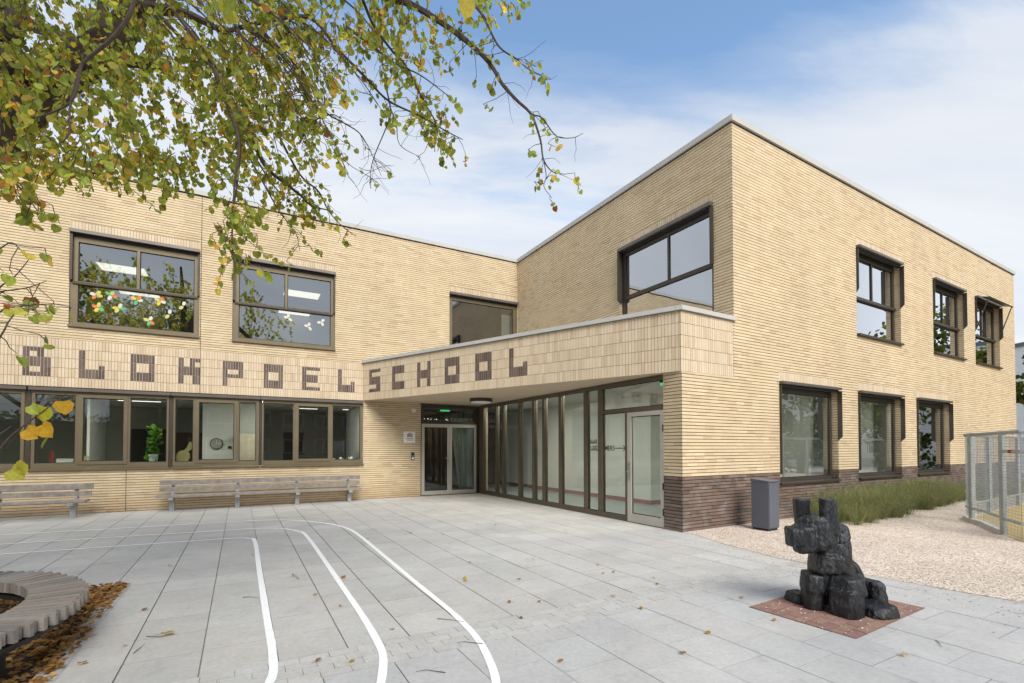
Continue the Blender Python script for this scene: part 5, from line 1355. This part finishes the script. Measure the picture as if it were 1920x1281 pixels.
# ------------------------------------------------------------------ neighbouring houses
def house(name, x0, x1, y0, y1, hgt, wall, label, rows, cols, face, balc=False):
    root = empty(name, ((x0 + x1) / 2, (y0 + y1) / 2, 0), label, 'building')
    mb = MB(); wbox(mb, x0, x1, y0, y1, -.05, hgt); mb.build('wall', wall, root)
    mb = MB(); wbox(mb, x0 - .15, x1 + .15, y0 - .15, y1 + .15, hgt + .002, hgt + .28); mb.build('roof', M['boxgrey'], root)
    if face == 'x0': F = Frame((x0, y1), (0, -1)); L = y1 - y0
    elif face == 'y0': F = Frame((x0, y0), (1, 0)); L = x1 - x0
    else: F = Frame((x1, y1), (-1, 0)); L = x1 - x0
    for r in range(rows):
        for k in range(cols):
            c = L * (k + .5) / cols; ww = L / cols * .31; z0 = 1.0 + r * (hgt - .6) / rows; z1 = z0 + (hgt - .6) / rows * .52
            mb = MB(); frame_holes(mb, F, (c - ww, c + ww, z0, z1), [(c - ww + .08, c - .04, z0 + .08, z1 - .08), (c + .04, c + ww - .08, z0 + .08, z1 - .08)], .05, .001); wn_ = mb.build('window', M['whitepaint'], root)
            mb = MB(); fq(mb, F, c - ww + .07, c + ww - .07, z0 + .07, z1 - .07, .015); mb.build('pane', M['charcoal'], wn_)
            if balc:
                mb = MB(); fbox(mb, F, c - ww - .3, c + ww + .3, .002, 1.1, z0 - .35, z0 - .2)
                for j in range(13): q = c - ww - .28 + j * (2 * ww + .56) / 12; fbox(mb, F, q - .02, q + .02, 1.04, 1.08, z0 - .2, z0 + .75)
                fbox(mb, F, c - ww - .3, c + ww + .3, 1.02, 1.1, z0 + .75, z0 + .82); mb.build('balcony', M['whitepaint'], root)
house('white_house', 37.6, 50, 35, 46, 9.0, M['plaster'], 'white rendered house at the right edge behind the ball court', 3, 4, 'y0')
house('apartment_block', 44, 52, 2, 26, 9.5, M['plaster'], 'pale apartment block with balconies across the street to the right', 4, 5, 'x0', True)
house('brick_terrace', 2, 34, -26, -18, 8.5, M['brownblock'], 'brown brick terrace with white windows behind the viewer', 3, 9, 'y1')

# ------------------------------------------------------------------ ball court with mesh fence
M['yellow'] = simple('yellow_court', (.42, .31, .12), .85, var=.1, scale=3, grime=.2)
n = NT('mesh_steel'); n.principled((.30, .33, .36), .5, .4); M['meshsteel'] = n.mat
fe = empty('ball_court_fence', (9.8, 10.0, 0), 'grey steel mesh fence round the small yellow ball court', 'fence')
fpts = [Vector(p) for p in ((16.6, 14.8), (13.75, 13.02), (11.6, 11.65), (10.55, 10.98), (9.98, 10.55), (9.72, 10.15), (9.55, 9.72), (9.25, 9.25), (8.90, 8.70), (8.55, 8.05), (9.0, 7.3), (10.6, 6.9))]
ZT, ZBt = 1.86, .30
mb = MB(); tube(mb, [(p.x, p.y, ZT) for p in fpts], .032, 8); mb.build('top_rail', M['galv'], fe)
mb = MB(); tube(mb, [(p.x, p.y, ZBt) for p in fpts], .025, 8); mb.build('bottom_rail', M['galv'], fe)
for i in (0, 1, 2, 3, 5, 8, 10, 11):
    p = fpts[i]; mb = MB(); wbox(mb, p.x - .035, p.x + .035, p.y - .035, p.y + .035, -.02, ZT); mb.build('post', M['galv'], fe)
for a, b in zip(fpts[:-1], fpts[1:]):
    d = b - a; L = d.length; mb = MB(); F = Frame(a, d)
    k = 0
    while k < L: fbox(mb, F, k - .0023, k + .0023, -.002, .002, .04, ZT - .02); k += .055
    z = .06
    while z < ZT - .02: fbox(mb, F, 0, L, -.002, .002, z - .0023, z + .0023); z += .055
    mb.build('mesh_panel', M['meshsteel'], fe)
i0 = fpts[8]; F = Frame(fpts[8], fpts[5] - fpts[8])
mb = MB(); tube(mb, [(8.90, 8.70, 1.52), (8.55, 8.05, 1.52), (8.98, 7.32, 1.52)], .022, 6); mb.build('gate_bar', M['galv'], fe)
mb = MB(); wbox(mb, 8.69, 8.75, 8.30, 8.40, 1.49, 1.55); mb.build('latch', M['redbook'], fe)
mb = MB(); poly(mb, [p for p in fpts] + [Vector((19, 9)), Vector((17.5, 14))], .012); tag(mb.build('court_surface', M['yellow']), 'yellow surface of the ball court', kind='structure')
mb = MB()
gx = MB()
for a, b in zip(fpts[3:8], fpts[4:9]): F = Frame(a, b - a); fbox(gx, F, 0, (b - a).length, -.06, .06, -.02, .09)
gx.build('kerb', M['coping'], fe)
